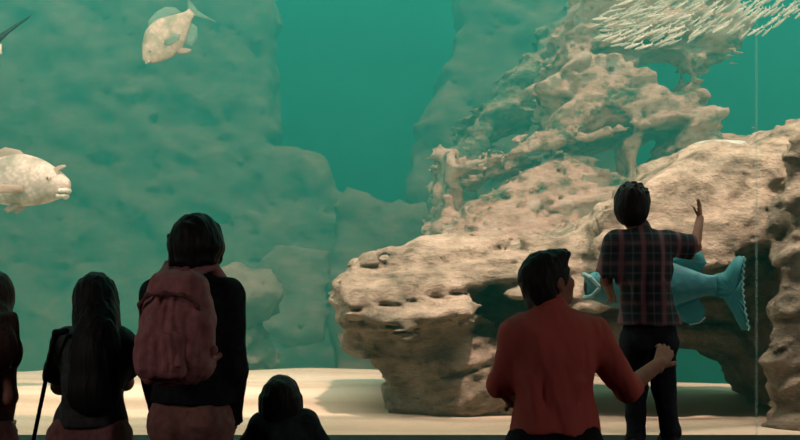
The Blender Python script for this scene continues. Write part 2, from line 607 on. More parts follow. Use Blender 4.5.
def strata(tilt, big, lay, fine, lay_f=4.5, warp=0.25, crag=0.0, saw=0.0):
    """relief of bedded rock: broad swells, stepped beds with undercut edges, cracks along them and a rough grain"""
    def fn(x, y, z):
        u = z - tilt * x + warp * noise3(x * .7 + 4, y * .7, z * .7)
        d = big * fbm(x * 1.1, y * 1.1, z * 1.1, 3)
        l = noise3(x * .8 + 9, y * .8, u * lay_f)
        l2 = noise3(x * 1.7 - 3, y * 1.7, u * lay_f * 2.7)
        c = np.clip(0.12 - np.abs(noise3(x * .6 + 31, y * .6, u * lay_f * .9)), 0, 1) / 0.12     # cracks along the bedding
        cm = np.clip(noise3(x * 1.2, y * 1.2 + 8, z * 1.2) * 2.0 + .45, 0, 1)
        d = d + lay * (l + .5 * l2) + lay * 2.2 * c * cm + fine * fbm(x * 6, y * 6, u * 9, 3)
        if crag: d = d + crag * (np.abs(fbm(x * 2.6, y * 2.6, z * 3.4, 4, .55)) - .35)
        if saw:
            v = u * lay_f * .62 + .5 * noise3(x * 1.3 + 2, y * 1.3, z * .8)
            fr = v - np.floor(v)
            step = np.where(fr < .85, fr / .85, (1 - fr) / .15)
            am = .5 + .9 * np.clip(noise3(x * .9 - 7, y * .9, z * .9 + 3) + .25, 0, 1)
            d = d - saw * am * (step - .5)
        return d
    return fn


# the near ledge with the overhang, its arch and the right-hand pillar: one formation
S = Solid((-0.75, 4.75, 0.35), (2.75, 8.4, 2.75), 0.022)
A = 6.1
S.slab(poly([(334, 284), (345, 270), (362, 258), (400, 253), (470, 243), (520, 238), (575, 232), (610, 215), (610, 300),
             (560, 310), (480, 318), (410, 330), (352, 312)], A), 5.75, 7.6, 1.2, 0.05, 0.10)
S.slab(poly([(590, 225), (640, 192), (680, 156), (705, 141), (757, 140), (775, 128), (800, 120), (850, 112), (850, 262),
             (766, 246), (705, 258), (650, 266), (590, 306)], 5.9), 5.65, 6.9, 0.55, 0.05, 0.10)
# hanging flank left of the base
S.slab(poly([(338, 285), (346, 315), (352, 342), (366, 350), (380, 370), (392, 392), (396, 415), (470, 415), (470, 290)], A), 5.86, 7.3, -0.12, 0.05, 0.09)
S.slab(poly([(402, 330), (398, 420), (540, 420), (540, 300), (420, 300)], A), 5.98, 7.3, 0.05, 0.06, 0.08)
# rounded lower face
S.ell(P(472, 380, 6.02), (0.40, 0.32, 0.34), None, 0.05)
S.ell(P(535, 385, 6.4), (0.30, 0.36, 0.42), None, 0.12)
# inner wall of the arch
S.slab(poly([(560, 280), (640, 255), (790, 235), (790, 410), (760, 402), (742, 368), (716, 351), (690, 347), (655, 352), (620, 344), (590, 352), (560, 360)], 6.25), 6.05, 6.9, 0.0, 0.05, 0.08)
# pillar
S.slab(poly([(760, 250), (766, 140), (800, 118), (900, 110), (900, 480), (764, 480), (760, 400), (750, 360)], 5.4), 5.15, 6.6, 0.10, 0.08, 0.10, skew=0.40)
# clefts
S.slab(poly([(466, 300), (490, 288), (545, 305), (560, 330), (520, 335), (478, 318)], A), 5.0, 6.35, 0.0, 0.02, 0.05, cut=True)
S.disp(strata(0.16, 0.06, 0.030, 0.032, 6.0, 0.25, 0.055, 0.045), 0.35)
rock = solid_obj('rock_ledge', S, M['rock'], None, (1.0, 6.2, 0.74))
tag(rock, 'large tan rock ledge with an overhang, an arch and a thick pillar on the sand', 'rock')

# the reef wall behind it
S = Solid((-0.6, 9.8, -1.8), (6.5, 14.9, 5.4), 0.055)
B = 12.0
# lower mound
S.slab(poly([(440, 262), (446, 235), (472, 205), (505, 186), (560, 157), (600, 168), (622, 182), (660, 160), (690, 140), (715, 130), (800, 150), (900, 150), (900, 330), (600, 330), (575, 500), (440, 500)], B), 11.0, 13.6, 0.7, 0.2, 0.15)
# long slanting shelf
S.slab(poly([(452, 165), (500, 152), (580, 130), (640, 118), (680, 98), (712, 112), (700, 122), (640, 132), (560, 150), (500, 168), (452, 178)], B), 11.6, 13.6, 0.3, 0.04, 0.08)
# upper block with the bright face
S.slab(poly([(548, 140), (556, 110), (545, 84), (572, 56), (600, 50), (640, 58), (662, 80), (668, 100), (640, 120), (600, 132)], B), 11.8, 13.6, 0.25, 0.1, 0.12)
S.slab(poly([(560, 70), (575, 20), (590, -10), (640, -20), (730, -15), (750, 20), (742, 46), (715, 42), (690, 28), (640, 36), (600, 50)], B), 12.1, 13.7, 0.2, 0.1, 0.12)
# small pillar under the upper lip
S.slab(poly([(690, 96), (694, 75), (690, 55), (712, 45), (710, 62), (706, 80), (710, 98)], B), 12.0, 12.9, 0.0, 0.05, 0.06)
S.slab(poly([(443, 245), (443, 150), (456, 148), (456, 245)], B), 11.7, 13.2, 0.1, 0.05, 0.06)
S.disp(strata(0.24, 0.15, 0.10, 0.08, 3.6, 0.3, 0.14, 0.20), 0.7)
# hollows
S.slab(poly([(512, 134), (524, 118), (552, 104), (548, 118), (540, 136)], B), 9.0, 15.2, 0, 0.02, 0.06, cut=True)
S.slab(poly([(450, 192), (560, 150), (640, 131), (694, 120), (655, 160), (620, 178), (600, 164), (560, 153), (505, 184), (456, 208)], B), 9.0, 15.2, 0, 0.02, 0.06, cut=True)
S.slab(poly([(632, 66), (660, 50), (690, 44), (690, 95), (668, 98), (650, 76)], B), 9.0, 15.2, 0, 0.02, 0.06, cut=True)
S.slab(poly([(624, 190), (627, 165), (624, 140), (640, 136), (637, 160), (642, 185)], B), 11.9, 12.6, 0, 0.05, 0.08)
S.slab(poly([(688, 140), (694, 125), (690, 112), (716, 104), (712, 125), (722, 145)], B), 11.9, 13.4, 0, 0.05, 0.08)
S.slab(poly([(446, 215), (444, 150), (458, 148), (462, 212)], B), 12.0, 13.4, 0, 0.05, 0.08)
S.disp(lambda x, y, z: .05 * fbm(x * 3, y * 3, z * 3, 3), .3)
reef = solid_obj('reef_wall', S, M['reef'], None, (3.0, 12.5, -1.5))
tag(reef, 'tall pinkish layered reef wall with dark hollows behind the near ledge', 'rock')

S = Solid((0.0, 14.5, -1.8), (7.2, 17.6, 6.0), 0.08)
# back body of the reef
S.slab(poly([(438, 420), (442, 150), (480, 112), (520, 66), (560, 15), (600, -40), (650, -60), (628, 60), (640, 104), (555, 122), (553, 98), (512, 122), (478, 158), (468, 420)], 14.4), 14.7, 16.0, 0.30, 0.2, 0.15)
S.disp(strata(0.24, 0.18, 0.10, 0.08, 2.6, 0.3, 0.25, 0.16), 0.8)
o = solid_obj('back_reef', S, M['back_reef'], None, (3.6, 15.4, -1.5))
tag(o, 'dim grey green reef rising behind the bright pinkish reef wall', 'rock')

# distant rocks
def far_rock(label, pts, Y, depth, lean, h=0.11, k=0.2, name='boulder', amp=0.2):
    pl = poly(pts, Y)
    xs_ = [p[0] for p in pl]; zs_ = [p[1] for p in pl]
    lo = (min(xs_) - .8, Y - 1.2 - abs(lean) * 2, max(min(zs_), -2.2) - .4); hi = (max(xs_) + .8, Y + depth + .9, max(zs_) + .8)
    S = Solid(lo, hi, h)
    S.slab(pl, Y, Y + depth, lean, 0.25, k)
    S.disp(strata(0.1, amp, amp * .35, 0.08, 2.0, 0.4), 1.0)
    o = solid_obj(name, S, M['far_rock'], None, (sum(xs_) / len(xs_), Y + depth / 2, -1.5))
    tag(o, label, 'rock')
    return o

far_rock('broad pale rock face in hazy water behind the fish at left', [(-60, 460), (-60, -60), (262, -60), (268, 60), (272, 132), (262, 140), (286, 150), (325, 158), (330, 188), (350, 195), (352, 460)], 21.8, 2.2, 0.2, 0.15, name='cliff')
far_rock('hazy sloping rock between the blue gap and the reef', [(402, 460), (405, 192), (412, 150), (432, 100), (452, 40), (470, -60), (640, -60), (640, 460)], 21.0, 2.2, 0.2, 0.15, name='cliff')
far_rock('low hazy boulder below the blue gap', [(330, 460), (332, 200), (352, 188), (400, 190), (440, 205), (440, 460)], 17.6, 1.0, 0.3, 0.12, name='boulder')
far_rock('small pale boulder left of the near ledge in hazy water', [(246, 340), (252, 262), (272, 246), (300, 242), (326, 250), (330, 268), (322, 340)], 15.7, 1.0, 0.5, 0.10, name='boulder')
far_rock('pale boulder standing on the sand right of the backpack', [(178, 372), (190, 330), (200, 270), (232, 264), (262, 278), (270, 292), (258, 312), (244, 322), (252, 345), (262, 372)], 10.6, 0.9, 0.15, 0.06, 0.1, 'boulder', 0.14)

# ------------------------------------------------------------------ people
def lerp(a, b, t): return Vector(a) * (1 - t) + Vector(b) * t


def rot(yaw=0, pitch=0, roll=0):
    """yaw turns left when positive, pitch looks up, roll tips to the right"""
    return (Matrix.Rotation(math.radians(yaw), 3, 'Z') @ Matrix.Rotation(math.radians(pitch), 3, 'X') @ Matrix.Rotation(math.radians(roll), 3, 'Y'))


M['skin'] = cloth_mat('warm skin', (0.34, 0.17, 0.125), 0.6, 0.08, 25, 0.03)
M['skin_tan'] = cloth_mat('brown skin', (0.25, 0.13, 0.085), 0.6, 0.08, 25, 0.03)
M['hair_black'] = hair_mat('black hair', (0.008, 0.009, 0.009))
M['hair_brown'] = hair_mat('dark brown hair', (0.05, 0.026, 0.02))
M['eye_white'] = cloth_mat('eye white', (0.7, 0.68, 0.65), 0.3, 0.02, 5, 0)
M['iris'] = cloth_mat('dark iris', (0.03, 0.015, 0.01), 0.3, 0.1, 5, 0)
M['jacket'] = cloth_mat('black jacket cloth', (0.013, 0.019, 0.020), 0.9, 0.3, 40)
M['hood'] = cloth_mat('black sweatshirt cloth', (0.018, 0.032, 0.032), 0.9, 0.3, 40)
M['pack'] = cloth_mat('dusty rose nylon', (0.36, 0.165, 0.16), 0.8, 0.2, 35, 0.2)
M['pack_dark'] = cloth_mat('dark rose webbing', (0.24, 0.10, 0.095), 0.85, 0.2, 60, 0.2)
M['zip'] = cloth_mat('dark zip', (0.16, 0.075, 0.07), 0.5, 0.2, 80)
M['khaki'] = cloth_mat('rust brown trouser cloth', (0.27, 0.145, 0.12), 0.9, 0.2, 40)
M['tee'] = cloth_mat('charcoal tee cloth', (0.045, 0.055, 0.054), 0.9, 0.25, 40)
M['tee_light'] = cloth_mat('mauve vest cloth', (0.08, 0.05, 0.05), 0.9, 0.25, 40)
M['shorts'] = cloth_mat('mauve brown shorts cloth', (0.22, 0.11, 0.10), 0.9, 0.25, 40)
M['red'] = cloth_mat('brick red shirt cloth', (0.40, 0.088, 0.070), 0.9, 0.06, 160, 0.08)
M['black_trousers'] = cloth_mat('black trouser cloth', (0.010, 0.011, 0.012), 0.9, 0.2, 40)
M['jeans'] = cloth_mat('dark blue black denim', (0.012, 0.017, 0.022), 0.9, 0.3, 60)
M['shoe'] = cloth_mat('dark shoe leather', (0.012, 0.011, 0.011), 0.6, 0.2, 30)
M['stick'] = cloth_mat('black painted pole', (0.008, 0.008, 0.009), 0.5, 0.2, 30, 0)


def plaid_material():
    """dark green black check with dusty pink and pale lines"""
    m, nt, b = new_mat('dark plaid cloth')
    tc = N(nt, 'ShaderNodeTexCoord')
    sp = N(nt, 'ShaderNodeSeparateXYZ')
    nt.links.new(tc.outputs['Object'], sp.inputs[0])

    def line(sock, period, off, width):
        a = N(nt, 'ShaderNodeMath', operation='MULTIPLY_ADD'); a.inputs[1].default_value = 1 / period; a.inputs[2].default_value = off
        nt.links.new(sock, a.inputs[0])
        f = N(nt, 'ShaderNodeMath', operation='FRACT'); nt.links.new(a.outputs[0], f.inputs[0])
        c = N(nt, 'ShaderNodeMath', operation='SUBTRACT'); nt.links.new(f.outputs[0], c.inputs[0]); c.inputs[1].default_value = 0.5
        d = N(nt, 'ShaderNodeMath', operation='ABSOLUTE'); nt.links.new(c.outputs[0], d.inputs[0])
        e = N(nt, 'ShaderNodeMapRange', interpolation_type='SMOOTHSTEP'); nt.links.new(d.outputs[0], e.inputs['Value'])
        e.inputs['From Min'].default_value = width; e.inputs['From Max'].default_value = width * .4
        return e.outputs[0]

    def mix(fac, base, col, k):
        mm = N(nt, 'ShaderNodeMath', operation='MULTIPLY'); nt.links.new(fac, mm.inputs[0]); mm.inputs[1].default_value = k
        x = N(nt, 'ShaderNodeMix', data_type='RGBA')
        nt.links.new(mm.outputs[0], x.inputs['Factor'])
        if isinstance(base, tuple): x.inputs['A'].default_value = (*base, 1)
        else: nt.links.new(base, x.inputs['A'])
        x.inputs['B'].default_value = (*col, 1)
        return x.outputs['Result']
    c = mix(line(sp.outputs[0], 0.086, 0.1, 0.30), (0.020, 0.038, 0.040), (0.045, 0.045, 0.050), 0.9)
    c = mix(line(sp.outputs[2], 0.086, 0.3, 0.30), c, (0.050, 0.050, 0.055), 0.6)
    c = mix(line(sp.outputs[0], 0.086, 0.1, 0.16), c, (0.26, 0.13, 0.14), 0.60)
    c = mix(line(sp.outputs[2], 0.086, 0.3, 0.13), c, (0.20, 0.12, 0.13), 0.34)
    c = mix(line(sp.outputs[0], 0.086, 0.6, 0.06), c, (0.20, 0.22, 0.22), 0.22)
    c = mix(line(sp.outputs[2], 0.086, 0.8, 0.06), c, (0.20, 0.22, 0.22), 0.2)
    nt.links.new(c, b.inputs['Base Color'])
    b.inputs['Roughness'].default_value = 0.9
    b.inputs['Specular IOR Level'].default_value = 0.1
    return m
M['plaid'] = plaid_material()


def head_prims(S, c, R, s):
    """a head with skull, jaw, nose, brow, cheeks, lips and ears; faces +y of R"""
    c = Vector(c)
    def q(x, y, z): return c + R @ Vector((x, y, z)) * s
    S.ell(q(0, -.008, .028), (.076 * s, .095 * s, .090 * s), R, .02 * s)
    S.ell(q(0, .025, -.045), (.058 * s, .066 * s, .064 * s), R, .03 * s)
    S.ell(q(0, .070, -.092), (.024 * s, .020 * s, .018 * s), R, .025 * s)
    S.cap(q(-.034, .080, .036), q(.034, .080, .036), .013 * s, None, .015 * s)
    for e in (-1, 1):
        S.ell(q(e * .040, .062, -.022), (.026 * s, .026 * s, .028 * s), R, .02 * s)
        S.ell(q(e * .031, .097, .010), (.016 * s, .012 * s, .010 * s), R, .008 * s, cut=True)
        S.ell(q(e * .079, -.006, -.004), (.012 * s, .022 * s, .033 * s), R @ rot(-e * 18, 0, 0), .006 * s)
        S.ell(q(e * .089, .000, .000), (.008 * s, .010 * s, .016 * s), R, .004 * s, cut=True)
    S.cap(q(0, .088, .022), q(0, .110, -.024), .009 * s, .013 * s, .01 * s)
    S.ell(q(0, .100, -.030), (.019 * s, .012 * s, .009 * s), R, .008 * s)
    S.cap(q(-.017, .088, -.054), q(.017, .088, -.054), .008 * s, None, .006 * s)
    S.cap(q(-.015, .086, -.067), q(.015, .086, -.067), .009 * s, None, .006 * s)
    S.cap(q(-.022, .099, -.0605), q(.022, .099, -.0605), .0035 * s, None, .003 * s, cut=True)


def eyes(parent, c, R, s, base):
    for e in (-1, 1):
        bm = bmesh.new()
        bmesh.ops.create_uvsphere(bm, u_segments=16, v_segments=10, radius=.0125 * s)
        eo = bm_obj('eye', bm, M['eye_white'], parent, True)
        p = Vector(c) + R @ Vector((e * .031, .0795, .010)) * s - Vector(base)
        eo.matrix_basis = Matrix.Translation(p) @ R.to_4x4()
        bm = bmesh.new()
        bmesh.ops.create_uvsphere(bm, u_segments=14, v_segments=8, radius=.0062 * s)
        for v in bm.verts: v.co = Vector((v.co.x, v.co.y * .4 + .0113 * s, v.co.z))
        bm_obj('iris', bm, M['iris'], eo, True)


def hand_solid(wr, d, n, s, side, curl=(12, 18, 14), spread=6, h=0.0032, thumb=38):
    """wr wrist, d towards the fingers, n the way the palm faces; side +1 puts the thumb at +(d x n)"""
    d = Vector(d).normalized(); n = Vector(n); n = (n - d * n.dot(d)).normalized()
    t = d.cross(n) * side            # towards the thumb
    wr = Vector(wr)
    S = Solid(wr - Vector((.24,) * 3) * s, wr + Vector((.24,) * 3) * s, h)
    def L(a, b, c): return wr + (d * a + t * b + n * c) * s
    S.cap(L(-.035, 0, 0), L(.012, 0, 0), .027 * s, .026 * s, .012 * s, n, 1.3)
    kn = []
    for i, (off, ln, fl, r) in enumerate(((.030, .090, (.043, .026, .021), .0092), (.010, .095, (.047, .030, .022), .0095), (-.010, .090, (.044, .028, .021), .009), (-.029, .080, (.034, .020, .018), .0078))):
        k = L(ln, off, .003); kn.append(k)
        S.cap(L(.005, off * .55, 0), k, .015 * s, .0125 * s, .012 * s)
        ang = math.radians(spread * (1.5 - i))
        dd = d * math.cos(ang) + t * math.sin(ang)
        p = k; a = 0
        rr = r * s
        for j in range(3):
            a += math.radians(curl[j])
            e = dd * math.cos(a) + n * math.sin(a)
            p2 = p + e * fl[j] * s
            S.cap(p, p2, rr, rr * .92, .002 * s)
            p = p2; rr *= .92
    # thumb leaves the side of the palm near its base
    a = math.radians(thumb)
    p0 = L(.018, .020, .006); p1 = p0 + (d * math.cos(a) + t * math.sin(a) + n * .25).normalized() * .045 * s
    S.cap(p0, p1, .0165 * s, .0125 * s, .012 * s)
    p2 = p1 + (d * math.cos(a * .8) + t * math.sin(a * .8) + n * .3).normalized() * .034 * s
    S.cap(p1, p2, .0118 * s, .0105 * s, .003 * s)
    p3 = p2 + (d * math.cos(a * .5) + t * math.sin(a * .5) + n * .4).normalized() * .026 * s
    S.cap(p2, p3, .0105 * s, .009 * s, .003 * s)
    return S


def bounds(pts, m):
    return [min(p[i] for p in pts) - m for i in range(3)], [max(p[i] for p in pts) + m for i in range(3)]


def torso(S, J, g, s, wide=1.0, shoulder=True):
    """trunk from hips to shoulders, g is the ease of the cloth"""
    f = J['fwd']
    hip, chest, nk = J['pelvis'], J['chest'], J['neck']
    side = Vector((f.y, -f.x, 0)).normalized()
    for t, hw, dp, vr in ((0.0, .150, .115, .155), (.28, .135, .108, .155), (.62, .152, .118, .15), (.82, .158, .112, .095)):
        c = lerp(hip, nk, t)
        R = Matrix((side, Vector(f), Vector((0, 0, 1)))).transposed()
        S.ell(c, (hw * wide * s + g, dp * s + g, vr * s + g), R, .05 * s)
    if shoulder:
        for k in ('l', 'r'):
            S.cap(lerp(nk, hip, .10), J['sh_' + k], .046 * s + g, .052 * s + g * .8, .06 * s)


def limb(S, a, b, c, r0, r1, r2, k, g=0.0):
    S.cap(a, b, r0 + g, r1 + g, k)
    S.cap(b, c, r1 * .98 + g, r2 + g, k)


def wrinkle(amp, fx=9.0, fz=9.0, seed=0.0):
    return lambda x, y, z: amp * fbm(x * fx + seed, y * fx, z * fz - seed, 3)


def person(label, base, J, s=1.0, hs=1.0, skin='skin', hands=None, h=0.0085, group=None, wide=1.0, arm=1.0):
    """the continuous body under the clothes: head, neck, trunk, limbs and five-fingered hands"""
    root = empty('person', base)
    tag(root, label, 'person', group)
    pts = [v for k, v in J.items() if isinstance(v, Vector) and k not in ('fwd', 'dl', 'dr', 'nl', 'nr')]
    lo, hi = bounds(pts, .17)
    S = Solid(lo, hi, h)
    torso(S, J, 0, s, wide)
    hd, R = J['head'], J['R']
    S.cap(J['neck'], hd + R @ Vector((0, -.022, -.055)) * hs, .058 * s, .050 * hs, .03 * s)
    head_prims(S, hd, R, hs)
    sk = []
    for k, sd_ in (('l', -1), ('r', 1)):
        limb(S, J['sh_' + k], J['el_' + k], J['wr_' + k], .050 * s * arm, .040 * s * arm, .027 * s * arm, .02 * s)
        limb(S, J['hip_' + k], J['kn_' + k], J['an_' + k], .085 * s, .055 * s, .038 * s, .03 * s)
        S.cap(J['an_' + k] + Vector((0, -.02 * s, -.035 * s)), J['an_' + k] + Vector((0, .15 * s, -.045 * s)), .034 * s, .028 * s, .02 * s)
        sk.append(hand_solid(J['wr_' + k], J['d' + k], J['n' + k], s * J.get('hs', 1.0), -1 if J.get('flip' + k) else 1, *J.get('c' + k, ((12, 18, 14), 6))))
    body = solid_obj('body', [S] + sk, M[skin], root, base)
    eyes(root, hd, R, hs, base)
    return root


def sleeve(S, J, k, g, s, upto=1.0, arm=1.0):
    a, b, c = J['sh_' + k], J['el_' + k], J['wr_' + k]
    if upto <= .5:
        S.cap(a, lerp(a, b, upto * 2), .052 * s * arm + g, .046 * s * arm + g * 1.3, .03 * s)
    else:
        S.cap(a, b, .050 * s * arm + g * .8, .042 * s * arm + g * .6, .03 * s)
        S.cap(b, lerp(b, c, (upto - .5) * 2), .042 * s * arm + g * .6, .034 * s * arm + g * .6, .015 * s)


def top(root, base, J, mat, s, g, hem, upto, name='shirt', h=0.0085, wide=1.0, amp=.006, arm=1.0, neck=True, collar=0.0, seed=0.0, flare=0.0):
    pts = [J[k] for k in ('pelvis', 'chest', 'neck', 'sh_l', 'sh_r', 'el_l', 'el_r', 'wr_l', 'wr_r')]
    lo, hi = bounds(pts, .2)
    lo[2] = min(lo[2], hem - .05)
    S = Solid(lo, hi, h)
    torso(S, J, g, s, wide)
    f = J['fwd']; side = Vector((f.y, -f.x, 0)).normalized()
    R = Matrix((side, Vector(f), Vector((0, 0, 1)))).transposed()
    S.ell(J['pelvis'] + Vector((0, 0, -.02 * s)), (.150 * wide * s + g + flare, .118 * s + g + flare, .20 * s), R, .06 * s)
    if collar: S.cap(J['neck'] + Vector((0, -.006, -.01)) * s, J['neck'] + Vector((0, .004, .028)) * s, .062 * s + collar, .056 * s + collar, .015 * s)
    bk = lambda u, v: lerp(J['pelvis'], J['neck'], v) + side * (u * s * wide) - Vector(f) * ((.100 - u * u * 1.5) * s + g)
    for u0, v0, u1, v1 in ((-.045, .84, -.075, .30), (.02, .70, -.02, .12), (.09, .78, .045, .30), (.10, .46, .055, .05), (-.10, .52, -.05, .08)):
        S.cap(bk(u0, v0), bk(u1, v1), .012 * s, .020 * s, .035 * s)
    S.keep_above(hem)
    sl = S.f.copy()
    S2 = Solid(lo, hi, h)
    for k in ('l', 'r') if upto else (): sleeve(S2, J, k, g, s, upto if not isinstance(upto, tuple) else upto[0 if k == 'l' else 1], arm)
    a, b = S.f, S2.f
    kk = .03 * s
    hh = np.clip(.5 + .5 * (a - b) / kk, 0, 1)
    S.f = a * (1 - hh) + b * hh - kk * hh * (1 - hh)
    for k in ('l', 'r') if upto else ():          # round the sleeve ends off square
        u = upto if not isinstance(upto, tuple) else upto[0 if k == 'l' else 1]
        if u <= .5:
            p = lerp(J['sh_' + k], J['el_' + k], u * 2); n_ = J['el_' + k] - J['sh_' + k]
        else:
            p = lerp(J['el_' + k], J['wr_' + k], (u - .5) * 2); n_ = J['wr_' + k] - J['el_' + k]
        n_ = n_.normalized()
        R_ = n_.to_track_quat('Z', 'Y').to_matrix()
        S.rbox(p + n_ * .06 * s, (.08 * s, .08 * s, .06 * s), .001, R_, 0, cut=True)
    S.disp(lambda x, y, z: amp * fbm(x * 11 + z * 3.0 + seed, y * 7 - z * 1.5, z * 2.6 - seed, 3, .45), .03)
    return solid_obj(name, S, M[mat], root, base)


def legs(root, base, J, mat, s, g, waist, name='trousers', h=0.009, upto=1.0, wide=1.0, amp=.006):
    pts = [J[k] for k in ('pelvis', 'hip_l', 'hip_r', 'kn_l', 'kn_r', 'an_l', 'an_r')]
    lo, hi = bounds(pts, .2)
    S = Solid(lo, hi, h)
    f = J['fwd']; side = Vector((f.y, -f.x, 0)).normalized()
    R = Matrix((side, Vector(f), Vector((0, 0, 1)))).transposed()
    S.ell(J['pelvis'] + Vector((0, 0, -.01)) * s, (.155 * wide * s + g, .120 * s + g, .16 * s), R, .04 * s)
    for k in ('l', 'r'):
        S.ell(J['hip_' + k] - Vector(f) * .035 * s, (.085 * s + g, .095 * s + g, .11 * s + g), R, .03 * s)
        b = J['kn_' + k]
        if upto < 1: S.cap(J['hip_' + k], lerp(J['hip_' + k], b, upto * 2), .088 * s + g, .070 * s + g * 2, .03 * s)
        else: limb(S, J['hip_' + k], b, J['an_' + k] + Vector((0, 0, -.01)), .088 * s, .060 * s, .050 * s, .03 * s, g)
    S.keep_below(waist)
    S.disp(wrinkle(amp, 8, 14), .03)
    o = solid_obj(name, S, M[mat], root, base)
    for k in ('l', 'r'):                          # shoes
        a = J['an_' + k]; gz = a.z - .085 * s
        S = Solid((a.x - .09, a.y - .16, gz - .02), (a.x + .09, a.y + .28 * s + .05, gz + .16), .007)
        S.rbox((a.x, a.y + .055 * s, gz + .012), (.047 * s, .135 * s, .013), .011, None, .01)
        S.ell((a.x, a.y + .10 * s, gz + .035), (.043 * s, .085 * s, .038 * s), None, .02)
        S.cap((a.x, a.y - .02 * s, gz + .04), (a.x, a.y - .005, gz + .10 * s), .045 * s, .043 * s, .03)
        solid_obj('shoe', S, M['shoe'], root, base)
    return o


def stand(base, pelvis, s, fwd, knee_bend=0.03, width=.09, feet=.13):
    """hip, knee and ankle joints of a standing pose"""
    side = Vector((fwd.y, -fwd.x, 0)).normalized()
    J = {}
    for k, e in (('l', -1), ('r', 1)):
        hip = pelvis + side * e * width * s + Vector((0, 0, -.05 * s))
        an = Vector((base[0], base[1], base[2] + .085 * s)) + side * e * feet * s
        J['hip_' + k] = hip
        J['kn_' + k] = lerp(hip, an, .5) + fwd * knee_bend
        J['an_' + k] = an
    return J


def hair(root, base, S, mat, amp=.004, fx=60.0, fz=6.0, name='hair'):
    S.disp(lambda x, y, z: amp * fbm(x * fx, y * fx, z * fz, 2), .02)
    return solid_obj(name, S, M[mat], root, base)


def cap_hair(S, c, R, s, back=-.02, top_=0.0):
    """scalp of hair that leaves the face free"""
    c = Vector(c)
    S.ell(c + R @ Vector((0, -.016, .034)) * s, (.090 * s, .104 * s, .100 * s), R, .01)
    S.ell(c + R @ Vector((0, -.040, -.02)) * s, (.082 * s, .078 * s, .085 * s), R, .03)


def free_face(S, c, R, s, y=.045, z=.05):
    c = Vector(c)
    S.ell(c + R @ Vector((0, .125, -.03)) * s, (.078 * s, .075 * s, .105 * s), R, .015, cut=True)


Z = lambda py, Y: CH - (py - HZ) * Y / F

# ---- the tall teenager with a backpack
Yt = 3.85
base = Vector((P(190, 0, Yt).x, Yt, 0))
fw = Vector((math.sin(math.radians(16)), math.cos(math.radians(16)), 0))
J = {'fwd': fw, 'pelvis': P(193, 408, Yt), 'chest': P(191, 330, Yt), 'neck': P(191, 281, Yt), 'head': P(199, 249, Yt + .03), 'R': rot(-18, 2, 0)}
J['sh_l'] = P(158, 296, Yt + .05); J['sh_r'] = P(226, 296, Yt - .02)
J['el_l'] = P(150, 362, Yt + .10); J['el_r'] = P(234, 370, Yt - .03)
J['wr_l'] = P(160, 412, Yt + .22); J['wr_r'] = P(231, 425, Yt + .08)
J['dl'] = Vector((.2, .6, -.6)); J['dr'] = Vector((-.1, .3, -1)); J['nl'] = Vector((1, 0, 0)); J['nr'] = Vector((-1, 0, 0)); J['flipr'] = True
J['cl'] = J['cr'] = ((25, 35, 25), 3)
J.update(stand(base, J['pelvis'], 1.0, fw, .03, .072, .11))
t = person('person in a black jacket and rust trousers wearing a pink backpack', base, J, 1.0, 1.0, 'skin', wide=.93)
top(t, base, J, 'jacket', 1.0, .016, Z(402, Yt), .97, 'jacket', wide=.92, amp=.008, collar=.012, seed=2)
legs(t, base, J, 'khaki', 1.0, .002, Z(394, Yt), 'trousers', wide=.84, amp=.010)
S = Solid(J['head'] - Vector((.2, .2, .26)), J['head'] + Vector((.2, .2, .2)), .005)
hd, R = J['head'], J['R']
S.ell(hd + R @ Vector((0, -.018, .030)), (.100, .112, .110), R, .01)
S.ell(hd + R @ Vector((.006, -.028, .006)), (.108, .094, .056), R, .03)
rr = random.Random(4)
for i in range(44):                                # shaggy locks that flip out at the nape
    a = math.radians(-115 + 230 * i / 43) - math.pi / 2
    r0, r1 = .082, .088 + rr.uniform(-.004, .016)
    p0 = hd + R @ Vector((math.cos(a) * r0, math.sin(a) * r0 * 1.02 - .022, .02 + rr.uniform(-.02, .02)))
    zz = -.074 - rr.uniform(0, .030)
    p1 = hd + R @ Vector((math.cos(a) * r1 * .84, math.sin(a) * r1 * .86 - .022, zz * .55))
    p2 = hd + R @ Vector((math.cos(a) * (r1 - .052), math.sin(a) * (r1 - .040) - .022, zz))
    S.cap(p0, p1, .020, .015, .010); S.cap(p1, p2, .015, .004, .006)
for px, py, qx, qy in ((177, 246, 167, 236), (178, 252, 167, 244), (180, 262, 170, 254), (182, 268, 171, 271), (180, 258, 169, 262)):
    S.cap(P(px + 6, py, Yt), P(px, py, Yt), .016, .012, .01); S.cap(P(px, py, Yt), P(qx + 2, qy, Yt), .011, .006, .006)
free_face(S, hd, R, 1.0)
hair(t, base, S, 'hair_black', .006, 30, 8)

